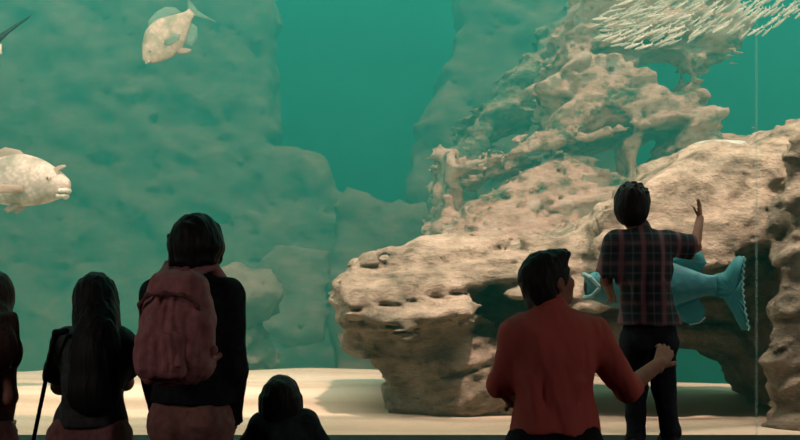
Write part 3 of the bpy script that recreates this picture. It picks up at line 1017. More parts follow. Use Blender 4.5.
# the backpack
def backpack(J, Yt):
    f = J['fwd']; side = Vector((f.y, -f.x, 0)).normalized()
    up = Vector((0, 0, 1))
    c = P(174, 328, Yt - .250)
    root = empty('backpack', c)
    tag(root, 'dusty pink soft backpack on the back of the person in the black jacket', 'backpack')
    R = Matrix((side, f, up)).transposed()
    def q(a, b, d): return c + side * a + f * b + up * d
    S = Solid(c - Vector((.24, .22, .28)), c + Vector((.24, .22, .28)), .006)
    S.rbox(q(0, .02, -.055), (.138, .088, .145), .075, R, .03)
    S.rbox(q(.004, .035, .09), (.112, .072, .115), .065, R, .07)
    S.ell(q(-.01, -.03, -.08), (.12, .085, .12), R, .05)
    for a, z0_, z1_ in ((-.08, .09, -.1), (-.045, .11, -.02), (-.005, .10, -.12), (.035, .12, -.03), (.07, .09, -.12)):   # the cloth hangs in upright folds
        S.cap(q(a * .7, -.050, z0_), q(a, -.100, z1_), .008, .015, .012)
    S.disp(wrinkle(.012, 13, 5), .03)
    solid_obj('bag', S, M['pack'], root, c)
    S = Solid(c - Vector((.2, .25, .28)), c + Vector((.2, .22, .28)), .006)
    S.rbox(q(-.008, -.080, -.090), (.100, .040, .088), .038, R, .02)
    for a in (-.06, -.02, .03, .06): S.cap(q(a * .8, -.116, -.02), q(a, -.118, -.14), .007, .010, .012)
    S.disp(wrinkle(.009, 14, 6, 3), .03)
    solid_obj('front_pocket', S, M['pack'], root, c)
    S = Solid(c - Vector((.2, .25, .28)), c + Vector((.2, .22, .28)), .006)
    
    zp = [q(-.122, -.02, .02), q(-.110, -.048, .085), q(-.07, -.066, .118), q(.0, -.074, .126), q(.07, -.060, .118), q(.112, -.035, .08), q(.125, -.01, .02)]
    for a_, b_ in zip(zp, zp[1:]): S.cap(a_, b_, .0065)
    solid_obj('zipper', S, M['zip'], root, c)
    S = Solid(c - Vector((.2, .25, .28)), c + Vector((.2, .22, .32)), .005)
    S.cap(q(-.035, .06, .190), q(-.025, .05, .212), .007); S.cap(q(-.025, .05, .212), q(.025, .05, .212), .007); S.cap(q(.025, .05, .212), q(.035, .06, .190), .007)
    solid_obj('handle', S, M['pack_dark'], root, c)
    for k, e in (('l', -1), ('r', 1)):
        nk, sh = J['neck'], J['sh_' + k]
        S = Solid(c - Vector((.35, .3, .4)), c + Vector((.35, .45, .4)), .007)
        o = lerp(nk, sh, .62)
        pts = [q(e * .05, .07, .175), lerp(nk, sh, .40) - f * .105 + up * .050, o - f * .01 + up * .092, o + f * .105 + up * .02, o + f * .150 - up * .14, lerp(sh, J['pelvis'], .42) + side * e * .055 + f * .10, lerp(sh, J['pelvis'], .52) + side * e * .070 - f * .06, q(e * .110, .01, -.135)]
        for i in range(len(pts) - 1):
            w_ = .028 if i < 3 else .014
            nn = (up * .8 - f * .6) if i < 2 else f
            S.cap(pts[i], pts[i + 1], w_, w_, .006, nn, 2.4)
        solid_obj('shoulder_strap', S, M['pack'], root, c)
    # side wing that the lower strap is sewn to
    S = Solid(c - Vector((.35, .3, .4)), c + Vector((.35, .45, .4)), .006)
    S.cap(q(.100, .02, -.04), q(.150, .02, -.072), .014, .008, .01); S.cap(q(.085, .01, -.165), q(.150, .02, -.078), .018, .008, .02)
    S.cap(q(.095, .02, -.10), q(.135, .02, -.080), .026, .010, .03)
    solid_obj('side_wing', S, M['pack'], root, c)
backpack(J, Yt)

# ---- the long-haired girl
Yg = 3.95
s_ = .86
base = Vector((P(94, 0, Yg).x, Yg, 0))
fw = Vector((0.05, 1, 0)).normalized()
J = {'fwd': fw, 'pelvis': P(91, 428, Yg), 'chest': P(92, 362, Yg), 'neck': P(95, 332, Yg), 'head': P(97, 300, Yg + .05), 'R': rot(-4, 0, 0), 'hs': .9}
J['sh_l'] = P(68, 346, Yg + .01); J['sh_r'] = P(117, 347, Yg + .01)
J['el_l'] = P(60, 386, Yg + .14); J['el_r'] = P(125, 382, Yg + .14)
J['wr_l'] = P(84, 392, Yg + .30); J['wr_r'] = P(104, 392, Yg + .30)
J['dl'] = Vector((.5, .8, 0)); J['dr'] = Vector((-.5, .8, 0)); J['nl'] = Vector((0, 0, -1)); J['nr'] = Vector((0, 0, -1)); J['flipr'] = True
J.update(stand(base, J['pelvis'], s_, fw))
t = person('girl with very long straight black hair in a charcoal tee', base, J, s_, .88, 'skin', wide=.85)
top(t, base, J, 'tee', s_, .018, Z(424, Yg), .36, 'shirt', amp=.009, seed=5, flare=.006, wide=.86, arm=1.25)
legs(t, base, J, 'shorts', s_, .010, Z(416, Yg), 'shorts', upto=.35, wide=.86)
S = Solid(J['head'] - Vector((.2, .32, .52)), J['head'] + Vector((.2, .2, .18)), .006)
hd, R = J['head'], J['R']
S.ell(hd + R @ Vector((0, -.012, .022)), (.079, .094, .090), R, .01)
S.cap(hd + Vector((0, -.025, .0)), P(96.5, 322, Yg - .025), .078, .078, .03, fw, 1.1)
S.cap(P(96.5, 322, Yg - .025), P(96, 342, Yg - .080), .078, .084, .04, fw, 1.25)
S.cap(P(96, 342, Yg - .080), P(95, 358, Yg - .105), .084, .092, .04, fw, 1.5)
S.cap(P(95, 358, Yg - .105), P(93, 390, Yg - .120), .092, .104, .03, fw, 1.9)
for e in (-1, 1): S.cap(hd + Vector((e * .058, .0, -.02)), P(95 + e * 18, 352, Yg - .06), .026, .030, .03)
rr = random.Random(9)
for i in range(17):
    a = -1 + 2 * i / 16
    S.cap(P(94 + a * 20, 375, Yg - .135 + .03 * abs(a)), P(92 + a * 23 + rr.uniform(-2, 2), 406 + rr.uniform(-5, 8) - 4 * abs(a), Yg - .14 + .04 * abs(a)), .020, .006, .015)
free_face(S, hd, R, .90)
hair(t, base, S, 'hair_black', .006, 45, 4)

# the thin black pole against her shoulder
b0 = P(34, 437, Yg + .30)
foot = Vector((P(21, 0, Yg + .3).x, Yg + .12, 0.0))
root = empty('walking_stick', foot)
tag(root, 'thin black stick slanting down from the left shoulder of the long haired girl', 'stick')
tp = P(54, 340, Yg - .12); lowp = P(34.5, 436, Yg - .02)
foot = tp + (lowp - tp) * (tp.z / (tp.z - lowp.z)); root.location = foot
S = Solid([min(foot[i], tp[i]) - .04 for i in range(3)], [max(foot[i], tp[i]) + .04 for i in range(3)], .006)
S.cap(foot + Vector((0, 0, .012)), tp, .008, .009, 0)
solid_obj('shaft', S, M['stick'], root, foot)
S = Solid(tp - Vector((.1, .1, .1)), tp + Vector((.16, .1, .1)), .005)
S.cap(tp, P(56, 333, Yg - .12), .011, .014, .005); S.cap(P(56, 333, Yg - .12), P(66, 331, Yg - .12), .014, .013, .008)
solid_obj('handle', S, M['stick'], root, foot)
S = Solid(foot - Vector((.05, .05, .02)), foot + Vector((.05, .05, .06)), .004)
S.cap(foot + Vector((0, 0, .012)), foot + Vector((0, 0, .035)), .012, .011, 0)
solid_obj('rubber_tip', S, M['stick'], root, foot)

# ---- the person at the left edge
Ye = 3.85
s_ = .9
base = Vector((P(-16, 0, Ye).x, Ye, 0))
fw = Vector((0.1, 1, 0)).normalized()
J = {'fwd': fw, 'pelvis': P(-27, 430, Ye), 'chest': P(-25, 362, Ye), 'neck': P(-17, 332, Ye), 'head': P(-9, 301, Ye + .04), 'R': rot(8, -4, 0), 'hs': .92}
J['sh_l'] = P(-43, 346, Ye); J['sh_r'] = P(4, 349, Ye)
J['el_l'] = P(-50, 402, Ye + .03); J['el_r'] = P(9, 397, Ye - .03)
J['wr_l'] = P(-40, 440, Ye + .16); J['wr_r'] = P(7, 426, Ye + .14)
J['dl'] = Vector((.4, .8, -.3)); J['dr'] = Vector((-.2, .8, .25)); J['nl'] = Vector((0, 0, -1)); J['nr'] = Vector((-.6, 0, -.6)); J['flipr'] = True
J.update(stand(base, J['pelvis'], s_, fw))
t = person('person with long wavy brown hair and bare arm at the left edge', base, J, s_, .95, 'skin', arm=.88)
top(t, base, J, 'tee_light', s_, .018, Z(428, Ye), 0, 'vest', seed=8, wide=.84)
legs(t, base, J, 'shorts', s_, .014, Z(420, Ye), 'shorts', upto=.4)
S = Solid(J['head'] - Vector((.2, .3, .42)), J['head'] + Vector((.2, .2, .18)), .006)
hd, R = J['head'], J['R']
S.ell(hd + R @ Vector((0, -.014, .028)), (.090, .104, .098), R, .01)
S.cap(hd + Vector((0, -.03, -.01)), P(-9, 345, Ye - .09), .088, .100, .03, fw, 1.3)
rr = random.Random(12)
for i in range(13):
    a = -1 + 2 * i / 12
    x0, x1, x2 = -9 + a * 22, -8 + a * 24 + rr.uniform(-1, 1), -7 + a * 24 + rr.uniform(-2, 3)
    yb = Ye - .12 + .06 * abs(a)
    S.cap(P(x0, 318, yb), P(x1 - 2, 345, yb), .02, .022, .012); S.cap(P(x1 - 2, 345, yb), P(x2, 358 + rr.uniform(0, 8), yb), .022, .012, .01)
free_face(S, hd, R, .95)
hair(t, base, S, 'hair_brown', .007, 30, 12)

# ---- the small child in black
Yc = 3.95
s_ = .66
base = Vector((P(283, 0, Yc).x, Yc, 0))
fw = Vector((0, 1, 0))
J = {'fwd': fw, 'pelvis': Vector((base.x, Yc, .56)), 'chest': P(284, 440, Yc), 'neck': P(284, 418, Yc), 'head': P(282, 397, Yc + .03), 'R': rot(-10, 2, 0), 'hs': .68}
J['sh_l'] = P(262, 425, Yc); J['sh_r'] = P(306, 421, Yc)
J['el_l'] = P(244, 451, Yc + .05); J['el_r'] = P(324, 450, Yc + .05)
J['wr_l'] = P(243, 455, Yc + .20); J['wr_r'] = P(322, 455, Yc + .20)
J['dl'] = Vector((.2, 1, 0)); J['dr'] = Vector((-.2, 1, 0)); J['nl'] = Vector((0, 0, -1)); J['nr'] = Vector((0, 0, -1)); J['flipr'] = True
J.update(stand(base, J['pelvis'], s_, fw))
t = person('small child with a dark bob in a black sweatshirt standing low by the sill', base, J, s_, .74, 'skin')
top(t, base, J, 'hood', s_, .020, .47, .95, 'sweatshirt', seed=3, collar=.02)
legs(t, base, J, 'black_trousers', s_, .012, .54, 'trousers')
S = Solid(J['head'] - Vector((.16, .16, .2)), J['head'] + Vector((.16, .16, .14)), .005)
hd, R = J['head'], J['R']
S.ell(hd + R @ Vector((0, -.012, .012)), (.074, .088, .078), R, .01)
S.ell(hd + R @ Vector((0, -.026, -.04)), (.083, .075, .075), R, .035)
for i in range(26):
    a = math.radians(-110 + 220 * i / 25) - math.pi / 2
    p0 = hd + R @ Vector((math.cos(a) * .066, math.sin(a) * .066 - .016, .0)); p1 = hd + R @ Vector((math.cos(a) * .078, math.sin(a) * .074 - .018, -.075 - .008 * (i % 3)))
    S.cap(p0, p1, .016, .009, .012)
free_face(S, hd, R, .74)
hair(t, base, S, 'hair_black', .004, 40, 6)

# ---- the father in the red shirt
Yf = 3.90
s_ = 1.0
base = Vector((P(556, 0, Yf).x, Yf, 0))
fw = Vector((.12, 1, 0)).normalized()
J = {'fwd': fw, 'pelvis': P(555, 436, Yf), 'chest': P(553, 365, Yf), 'neck': P(551, 316, Yf), 'head': P(549, 283, Yf + .045), 'R': rot(-62, 16, 0), 'hs': .95}
J['sh_l'] = P(520, 335, Yf - .01); J['sh_r'] = P(590, 334, Yf + .0)
J['el_l'] = P(501, 384, Yf + .05); J['el_r'] = P(627, 389, Yf + .06)
J['wr_l'] = P(514, 402, Yf + .24); J['wr_r'] = P(660, 363, Yf + .19)
J['dl'] = Vector((.4, .8, -.1)); J['dr'] = Vector((.42, .60, .50)); J['nl'] = Vector((0, 0, -1)); J['nr'] = Vector((-.25, .9, -.35)); J['flipr'] = True
J['cr'] = ((24, 30, 20), 1)
J.update(stand(base, J['pelvis'], s_, fw, .05))
father = t = person('man in a brick red shirt looking up at the boy and steadying him', base, J, s_, .98, 'skin_tan', wide=1.06)
top(t, base, J, 'red', s_, .020, Z(431, Yf), (.62, .60), 'shirt', wide=.95, amp=.011, collar=.004, seed=1, h=.0075)
legs(t, base, J, 'black_trousers', s_, .012, Z(424, Yf), 'trousers', wide=1.0)
S = Solid(J['neck'] - Vector((.14, .14, .10)), J['neck'] + Vector((.14, .14, .12)), .004)      # turned-down collar
ring = []
for i in range(13):
    a = -math.pi / 2 + (i - 6) / 6 * 2.5
    ring.append(J['neck'] + Vector((math.cos(a) * .070, math.sin(a) * .068 + .012, .020 - .012 * math.sin(a))))
for p0, p1 in zip(ring, ring[1:]):
    S.cap(p0, p1, .011, None, .004)
    S.cap(p0 + Vector((0, 0, -.02)) + (p0 - J['neck']) * .10, p1 + Vector((0, 0, -.02)) + (p1 - J['neck']) * .10, .009, None, .012)
solid_obj('collar', S, M['red'], t, base)
S = Solid(J['head'] - Vector((.2, .2, .2)), J['head'] + Vector((.2, .2, .2)), .005)
hd, R = J['head'], J['R']
S.ell(hd + R @ Vector((0, -.016, .036)), (.088, .108, .098), R, .01)
S.ell(hd + R @ Vector((0, -.052, -.030)), (.080, .062, .078), R, .03)
S.ell(hd + R @ Vector((0, .055, .088)), (.062, .046, .030), R, .03)          # raised fringe
rr = random.Random(2)
for i in range(16):
    a = -.05 + .1 * i / 15
    S.cap(hd + R @ Vector((a, .045, .095)), hd + R @ Vector((a * 1.1, .088 + rr.uniform(-.008, .008), .100 + rr.uniform(-.008, .010))), .016, .007, .015)
S.ell(hd + R @ Vector((0, .125, -.02)), (.075, .068, .085), R, .012, cut=True)
for e in (-1, 1): S.ell(hd + R @ Vector((e * .095, .012, -.045)), (.035, .050, .062), R, .01, cut=True)
hair(t, base, S, 'hair_black', .005, 40, 14)

# ---- the boy in the plaid shirt, standing on the sill
Yb = 4.36
s_ = .655
base = Vector((P(650, 0, Yb).x, Yb, SZ))
fw = Vector((.04, 1, 0)).normalized()
J = {'fwd': fw, 'pelvis': P(649, 326, Yb), 'chest': P(645, 275, Yb), 'neck': P(640, 233, Yb), 'head': P(632, 208, Yb + .01), 'R': rot(-14, 2, 0), 'hs': .70}
J['sh_l'] = P(617, 243, Yb + .0); J['sh_r'] = P(667, 243, Yb + .01)
J['el_l'] = P(606, 281, Yb + .03); J['el_r'] = P(695, 247, Yb + .07)
J['wr_l'] = P(612, 296, Yb + .14); J['wr_r'] = P(700, 218, Yb + .180)
J['dl'] = Vector((.3, .9, -.2)); J['dr'] = Vector((.03, .10, 1)); J['nl'] = Vector((.3, 0, -1)); J['nr'] = Vector((-.75, .65, 0)); J['flipr'] = False
J['cr'] = ((2, 5, 4), 7)
J.update(stand(base, J['pelvis'], s_, fw, .02, .09, .10))
J['hip_l'] = P(635, 342, Yb); J['kn_l'] = P(635, 392, Yb + .02); J['an_l'] = Vector((P(636, 0, Yb).x, Yb - .01, SZ + .085 * s_))
J['hip_r'] = P(661, 342, Yb); J['kn_r'] = P(665, 392, Yb + .02); J['an_r'] = Vector((P(670, 0, Yb).x, Yb - .01, SZ + .085 * s_))
boy = t = person('boy in a dark plaid shirt standing on the sill with one hand raised', base, J, s_, .80, 'skin_tan', h=.0075, wide=1.06)
top(t, base, J, 'plaid', s_, .022, Z(325, Yb), .42, 'shirt', h=.0065, wide=1.06, amp=.005, collar=.010, seed=6, flare=.012)
legs(t, base, J, 'jeans', s_, .010, Z(315, Yb), 'jeans', h=.0075, amp=.006)
S = Solid(J['head'] - Vector((.16, .16, .18)), J['head'] + Vector((.16, .16, .16)), .0045)
hd, R = J['head'], J['R']
S.ell(hd + R @ Vector((0, -.008, .026)), (.078, .090, .084), R, .01)
S.ell(hd + R @ Vector((0, -.040, -.022)), (.070, .056, .062), R, .03)
S.ell(hd + R @ Vector((0, .04, .075)), (.055, .04, .03), R, .03)
rr = random.Random(21)
for i in range(30):
    a = rr.uniform(0, 6.28); e = rr.uniform(.1, 1.2)
    v = Vector((math.cos(a) * math.sin(e) * .076, math.sin(a) * math.sin(e) * .088 - .008, math.cos(e) * .08 + .026))
    S.cap(hd + R @ (v * .92), hd + R @ (v * 1.07), .012, .005, .008)
free_face(S, hd, R, .80)
for e in (-1, 1): S.ell(hd + R @ Vector((e * .078, .008, -.035)), (.028, .040, .045), R, .01, cut=True)
hair(t, base, S, 'hair_black', .004, 40, 14)

# ------------------------------------------------------------------ fish
def fish_mat(name, back, flank, spot, scale=22.0):
    m, nt, b = new_mat(name)
    tc = N(nt, 'ShaderNodeTexCoord')
    v = N(nt, 'ShaderNodeTexVoronoi', i_Scale=scale)
    nt.links.new(tc.outputs['Object'], v.inputs['Vector'])
    no = N(nt, 'ShaderNodeTexNoise', i_Scale=7.0, i_Detail=6.0)
    nt.links.new(tc.outputs['Object'], no.inputs['Vector'])
    r = ramp(nt, [(0.36, back), (0.52, flank), (0.66, flank)])
    nt.links.new(no.outputs['Fac'], r.inputs['Fac'])
    r2 = ramp(nt, [(0.25, (0, 0, 0)), (0.7, (1, 1, 1))])
    nt.links.new(v.outputs['Distance'], r2.inputs['Fac'])
    x = N(nt, 'ShaderNodeMix', data_type='RGBA')
    k = N(nt, 'ShaderNodeMath', operation='MULTIPLY'); k.inputs[1].default_value = 0.45
    nt.links.new(r2.outputs['Color'], k.inputs[0]); nt.links.new(k.outputs[0], x.inputs['Factor'])
    nt.links.new(r.outputs['Color'], x.inputs['A']); x.inputs['B'].default_value = (*spot, 1)
    nt.links.new(x.outputs['Result'], b.inputs['Base Color'])
    b.inputs['Roughness'].default_value = 0.55
    bu = N(nt, 'ShaderNodeBump', i_Strength=0.25, i_Distance=0.01)
    nt.links.new(v.outputs['Distance'], bu.inputs['Height']); nt.links.new(bu.outputs['Normal'], b.inputs['Normal'])
    return m


def fin_mat(name, c, clear=0.35):
    m, nt, b = new_mat(name)
    out = nt.nodes['Material Output']
    b.inputs['Base Color'].default_value = (*c, 1); b.inputs['Roughness'].default_value = 0.6
    tl_ = N(nt, 'ShaderNodeBsdfTranslucent'); tl_.inputs['Color'].default_value = (*c, 1)
    tr = N(nt, 'ShaderNodeBsdfTransparent')
    a = N(nt, 'ShaderNodeMixShader'); a.inputs[0].default_value = 0.4
    nt.links.new(b.outputs[0], a.inputs[1]); nt.links.new(tl_.outputs[0], a.inputs[2])
    d = N(nt, 'ShaderNodeMixShader'); d.inputs[0].default_value = clear
    nt.links.new(a.outputs[0], d.inputs[1]); nt.links.new(tr.outputs[0], d.inputs[2])
    nt.links.new(d.outputs[0], out.inputs['Surface'])
    return m

M['fish_pink'] = fish_mat('pale pink fish skin', (0.20, 0.19, 0.12), (0.50, 0.35, 0.27), (0.24, 0.20, 0.13))
M['fish_pale'] = fish_mat('pale grey pink fish skin', (0.25, 0.21, 0.16), (0.52, 0.40, 0.33), (0.22, 0.20, 0.15), 34)
M['fish_teal'] = fish_mat('blue green fish skin', (0.012, 0.12, 0.14), (0.03, 0.23, 0.26), (0.015, 0.15, 0.19), 26)
M['fish_dark'] = fish_mat('dark fish skin', (0.02, 0.03, 0.03), (0.05, 0.06, 0.06), (0.02, 0.02, 0.02), 26)
M['fish_silver'] = fish_mat('silvery fish skin', (0.30, 0.28, 0.20), (0.66, 0.52, 0.42), (0.44, 0.38, 0.30), 40)
M['fin_pink'] = fin_mat('pale pink fin', (0.48, 0.36, 0.28), 0.25)
M['fin_green'] = fin_mat('clear greenish fin', (0.30, 0.42, 0.34), 0.45)
M['fin_teal'] = fin_mat('blue green fin', (0.05, 0.33, 0.36), 0.08)
M['fin_edge'] = fin_mat('pale fin edge', (0.45, 0.75, 0.72), 0.1)
M['fin_dark'] = fin_mat('black fin', (0.012, 0.016, 0.016), 0.0)
M['lip_pale'] = fish_mat('pale lip skin', (0.34, 0.34, 0.29), (0.54, 0.48, 0.41), (0.38, 0.36, 0.30), 50)
M['lip_teal'] = fish_mat('pale blue green lip skin', (0.10, 0.26, 0.26), (0.26, 0.42, 0.40), (0.16, 0.30, 0.30), 50)
M['gape'] = cloth_mat('dark mouth', (0.03, 0.02, 0.02), 0.7, 0.1, 10, 0)


def profile(pts, t):
    for (a, u, l, w_), (b, u2, l2, w2) in zip(pts, pts[1:]):
        if a <= t <= b:
            f = (t - a) / (b - a + 1e-9)
            return tuple(p + (q - p) * f for p, q in ((u, u2), (l, l2), (w_, w2)))
    return pts[-1][1:]


def smooth_profile(pts, n=36):
    """resample a hand-drawn body outline and soften its corners"""
    ts = [0.5 - 0.5 * math.cos(math.pi * i / (n - 1)) for i in range(n)]
    a = np.array([profile(pts, t) for t in ts])
    for _ in range(2):
        a[1:-1] = a[:-2] * .25 + a[1:-1] * .5 + a[2:] * .25
    return ts, a


def fish_body(pts, L, mat, name, parent, ns=24):
    """nose at x = +L/2, tail root at x = -L/2, z up"""
    ts, a = smooth_profile(pts)
    V, Fc = [], []
    for t, (u, l, w_) in zip(ts, a):
        zc = (u + l) / 2; hz = (u - l) / 2
        for j in range(ns):
            th = 2 * math.pi * j / ns
            c, sn = math.cos(th), math.sin(th)
            V.append((L * (.5 - t), L * w_ * math.copysign(abs(c) ** .9, c), L * (zc + hz * sn)))
    n = len(ts)
    for i in range(n - 1):
        for j in range(ns):
            k = (j + 1) % ns
            Fc.append((i * ns + j, i * ns + k, (i + 1) * ns + k, (i + 1) * ns + j))
    Fc.append(tuple(range(ns))[::-1]); Fc.append(tuple((n - 1) * ns + j for j in range(ns)))
    bm = bmesh.new()
    vs = [bm.verts.new(v) for v in V]
    for f in Fc: bm.faces.new([vs[i] for i in f])
    return bm_obj(name, bm, mat, parent, True)


def fin(name, outline, L, mat, parent, y=0.0, thick=.008, tilt=(0, 0, 0), pivot=None, rays=0.004, fan=None):
    """a rayed fin: outline in body lengths, thin but solid, rippled along its rays"""
    bm = bmesh.new()
    pts = [Vector((p[0] * L, 0, p[1] * L)) for p in outline]
    # refine outline
    ref = []
    for i, p in enumerate(pts):
        q = pts[(i + 1) % len(pts)]
        m = max(1, int((q - p).length / (L * .022)))
        for j in range(m): ref.append(p.lerp(q, j / m))
    c = sum(ref, Vector()) / len(ref)
    ctr = Vector((fan[0] * L, 0, fan[1] * L)) if fan else c
    def wav(p, i):
        a = math.atan2(p.z - ctr.z, p.x - ctr.x)
        return rays * L * math.sin(a * 38)
    rings = []
    for sgn in (1, -1):
        outer = [bm.verts.new((p.x, sgn * thick * L * .25 + wav(p, i), p.z)) for i, p in enumerate(ref)]
        mid = [bm.verts.new((c.x + (p.x - c.x) * .55, sgn * thick * L + wav(p, i) * .5, c.z + (p.z - c.z) * .55)) for i, p in enumerate(ref)]
        cv = bm.verts.new((c.x, sgn * thick * L, c.z))
        n = len(ref)
        for i in range(n):
            k = (i + 1) % n
            bm.faces.new((outer[i], outer[k], mid[k], mid[i])); bm.faces.new((mid[i], mid[k], cv))
        rings.append(outer)
    for i in range(len(ref)):
        k = (i + 1) % len(ref)
        bm.faces.new((rings[0][i], rings[1][i], rings[1][k], rings[0][k]))
    o = bm_obj(name, bm, mat, parent, True)
    pv = Vector((pivot[0] * L, y * L, pivot[1] * L)) if pivot else Vector((0, y * L, 0))
    R = Euler(tuple(math.radians(a) for a in tilt)).to_matrix().to_4x4()
    base_ = Matrix.Translation(pv) @ R @ Matrix.Translation(Vector((-pv.x, 0, -pv.z)))
    o.matrix_basis = base_
    return o


def fish_eye(parent, x, y, z, r, L, both=True, mat='fish_pale'):
    for e in ((1, -1) if both else (1,)):
        bm = bmesh.new(); bmesh.ops.create_uvsphere(bm, u_segments=16, v_segments=10, radius=r * L)
        for v in bm.verts: v.co.y *= .6
        eo = bm_obj('eye', bm, M[mat], parent, True); eo.location = (x * L, e * y * L, z * L)
        bm = bmesh.new(); bmesh.ops.create_uvsphere(bm, u_segments=14, v_segments=8, radius=r * .5 * L)
        for v in bm.verts: v.co.y = v.co.y * .5 + e * r * .38 * L
        bm_obj('pupil', bm, M['gape'], eo, True)


def bar(name, pts, r, L, mat, parent):
    pts = [Vector(p) * L for p in pts]
    lo, hi = bounds(pts, r * L * 2.5)
    S = Solid(lo, hi, max(.0028, r * L * .3))
    for a, b in zip(pts, pts[1:]): S.cap(a, b, r * L, None, r * L * .4)
    return solid_obj(name, S, M[mat], parent, (0, 0, 0))


def place(root, c, heading, pitch=0, roll=0):
    """heading: degrees in plan of the nose, 0 = to the right of the picture, 180 = to the left"""
    root.location = c
    root.rotation_euler = (Matrix.Rotation(math.radians(heading), 4, 'Z') @ Matrix.Rotation(math.radians(-pitch), 4, 'Y') @ Matrix.Rotation(math.radians(roll), 4, 'X')).to_euler()

# the big pale fish at the left
L = .86
r_ = empty('fish', (0, 0, 0)); tag(r_, 'big pale humpbacked fish swimming right at the left edge', 'fish')
fish_body([(0, .03, -.05, .02), (.03, .06, -.09, .05), (.12, .125, -.125, .085), (.25, .205, -.165, .115), (.45, .255, -.185, .125), (.65, .215, -.165, .095), (.85, .10, -.10, .05), (1.0, .065, -.07, .022)], L, M['fish_pale'], 'body', r_)
bar('lips', [(.450, -.052, -.055), (.482, -.02, -.050), (.487, .0, -.048), (.482, .02, -.050), (.450, .052, -.055)], .020, L, 'lip_pale', r_)
bar('lower_lip', [(.430, -.050, -.098), (.464, -.02, -.092), (.470, .0, -.090), (.464, .02, -.092), (.430, .050, -.098)], .020, L, 'lip_pale', r_)
fish_eye(r_, .36, .082, .040, .024, L)
for e in (-1, 1):
    fin('pectoral_fin', [(.17, -.065), (.15, -.02), (.02, -.02), (-.13, -.055), (-.17, -.085), (-.06, -.095), (.08, -.09)], L, M['fin_pink'], r_, e * .118, tilt=(0, 0, e * -24), pivot=(.17, -.06), fan=(.2, -.06))
    fin('pelvic_fin', [(.12, -.15), (.02, -.15), (-.06, -.22), (-.02, -.245), (.06, -.20)], L, M['fin_pink'], r_, e * .04, tilt=(e * 15, 0, 0), pivot=(.08, -.15), fan=(.14, -.12))
fin('dorsal_fin', [(.10, .215), (.04, .275), (-.10, .30), (-.26, .24), (-.36, .19), (-.34, .10), (-.1, .20)], L, M['fin_pink'], r_, fan=(-.1, 0))
fin('anal_fin', [(-.18, -.14), (-.24, -.21), (-.34, -.20), (-.38, -.09), (-.28, -.10)], L, M['fin_pink'], r_, fan=(-.2, 0))
fin('tail_fin', [(-.48, .06), (-.60, .15), (-.70, .17), (-.67, .0), (-.70, -.17), (-.60, -.15), (-.48, -.06)], L, M['fin_pink'], r_, fan=(-.4, 0))
place(r_, P(15, 184, 7.0), -14, -2)
fin('raised_fin', [(.34, .07), (.375, .125), (.40, .150), (.47, .160), (.485, .142), (.43, .118), (.42, .03)], L, M['fin_pink'], r_, -.05, tilt=(-14, 0, 0), pivot=(.36, .05), fan=(.34, .0))

# the fish at the top, nose down to the left
L = .60
r_ = empty('fish', (0, 0, 0)); tag(r_, 'deep bodied pink fish diving nose down at the top of the tank', 'fish')
fish_body([(0, .02, -.05, .02), (.04, .06, -.09, .05), (.15, .17, -.17, .09), (.32, .27, -.245, .115), (.55, .27, -.25, .105), (.78, .15, -.15, .06), (.93, .065, -.07, .028), (1.0, .06, -.06, .018)], L, M['fish_pink'], 'body', r_)
bar('lips', [(.465, -.045, -.052), (.495, 0, -.045), (.465, .045, -.052)], .018, L, 'lip_pale', r_)
fish_eye(r_, .36, .080, .030, .028, L)
for e in (-1, 1):
    fin('pectoral_fin', [(.16, -.04), (.10, .0), (-.06, -.03), (-.12, -.10), (-.04, -.13), (.1, -.10)], L, M['fin_green'], r_, e * .112, tilt=(0, 0, e * -22), pivot=(.16, -.05), fan=(.2, -.05))
    fin('pelvic_fin', [(.10, -.22), (.0, -.22), (-.10, -.36), (-.04, -.37), (.06, -.29)], L, M['fin_pink'], r_, e * .04, tilt=(e * 15, 0, 0), pivot=(.08, -.22), fan=(.14, -.12))
fin('dorsal_fin', [(.15, .24), (.05, .33), (-.12, .34), (-.27, .30), (-.37, .20), (-.38, .10), (-.1, .22)], L, M['fin_green'], r_, fan=(-.1, 0))
fin('anal_fin', [(-.08, -.22), (-.16, -.33), (-.30, -.30), (-.40, -.20), (-.38, -.07), (-.22, -.15)], L, M['fin_green'], r_, fan=(-.1, 0))
fin('tail_fin', [(-.48, .055), (-.58, .16), (-.60, .20), (-.58, .08), (-.56, .0), (-.60, -.14), (-.66, -.34), (-.58, -.20), (-.48, -.055)], L, M['fin_green'], r_, fan=(-.4, 0))
place(r_, P(168, 36, 8.5), 198, -48, -8)

# the grouper in front of the arch
L = .66
r_ = empty('fish', (0, 0, 0)); tag(r_, 'blue green grouper with a fan tail swimming left behind the boy', 'fish')
fish_body([(0, .06, -.07, .03), (.05, .09, -.105, .065), (.18, .15, -.165, .10), (.40, .215, -.215, .12), (.60, .20, -.20, .10), (.80, .125, -.125, .06), (.93, .075, -.08, .032), (1.0, .075, -.08, .022)], L, M['fish_teal'], 'body', r_)
bar('upper_lip', [(.40, -.085, -.01), (.46, -.066, .055), (.500, -.03, .080), (.508, .0, .082), (.500, .03, .080), (.46, .066, .055), (.40, .085, -.01)], .016, L, 'lip_teal', r_)
bar('lower_lip', [(.40, -.085, -.03), (.45, -.066, -.085), (.490, -.03, -.098), (.500, .0, -.10), (.490, .03, -.098), (.45, .066, -.085), (.40, .085, -.03)], .016, L, 'lip_teal', r_)
S = Solid((.40 * L, -.1 * L, -.12 * L), (.54 * L, .1 * L, .11 * L), .004)
S.ell((.488 * L, 0, -.010 * L), (.018 * L, .042 * L, .070 * L), None, 0)
solid_obj('mouth', S, M['gape'], r_, (0, 0, 0))
fish_eye(r_, .33, .088, .085, .024, L, True, 'fish_teal')
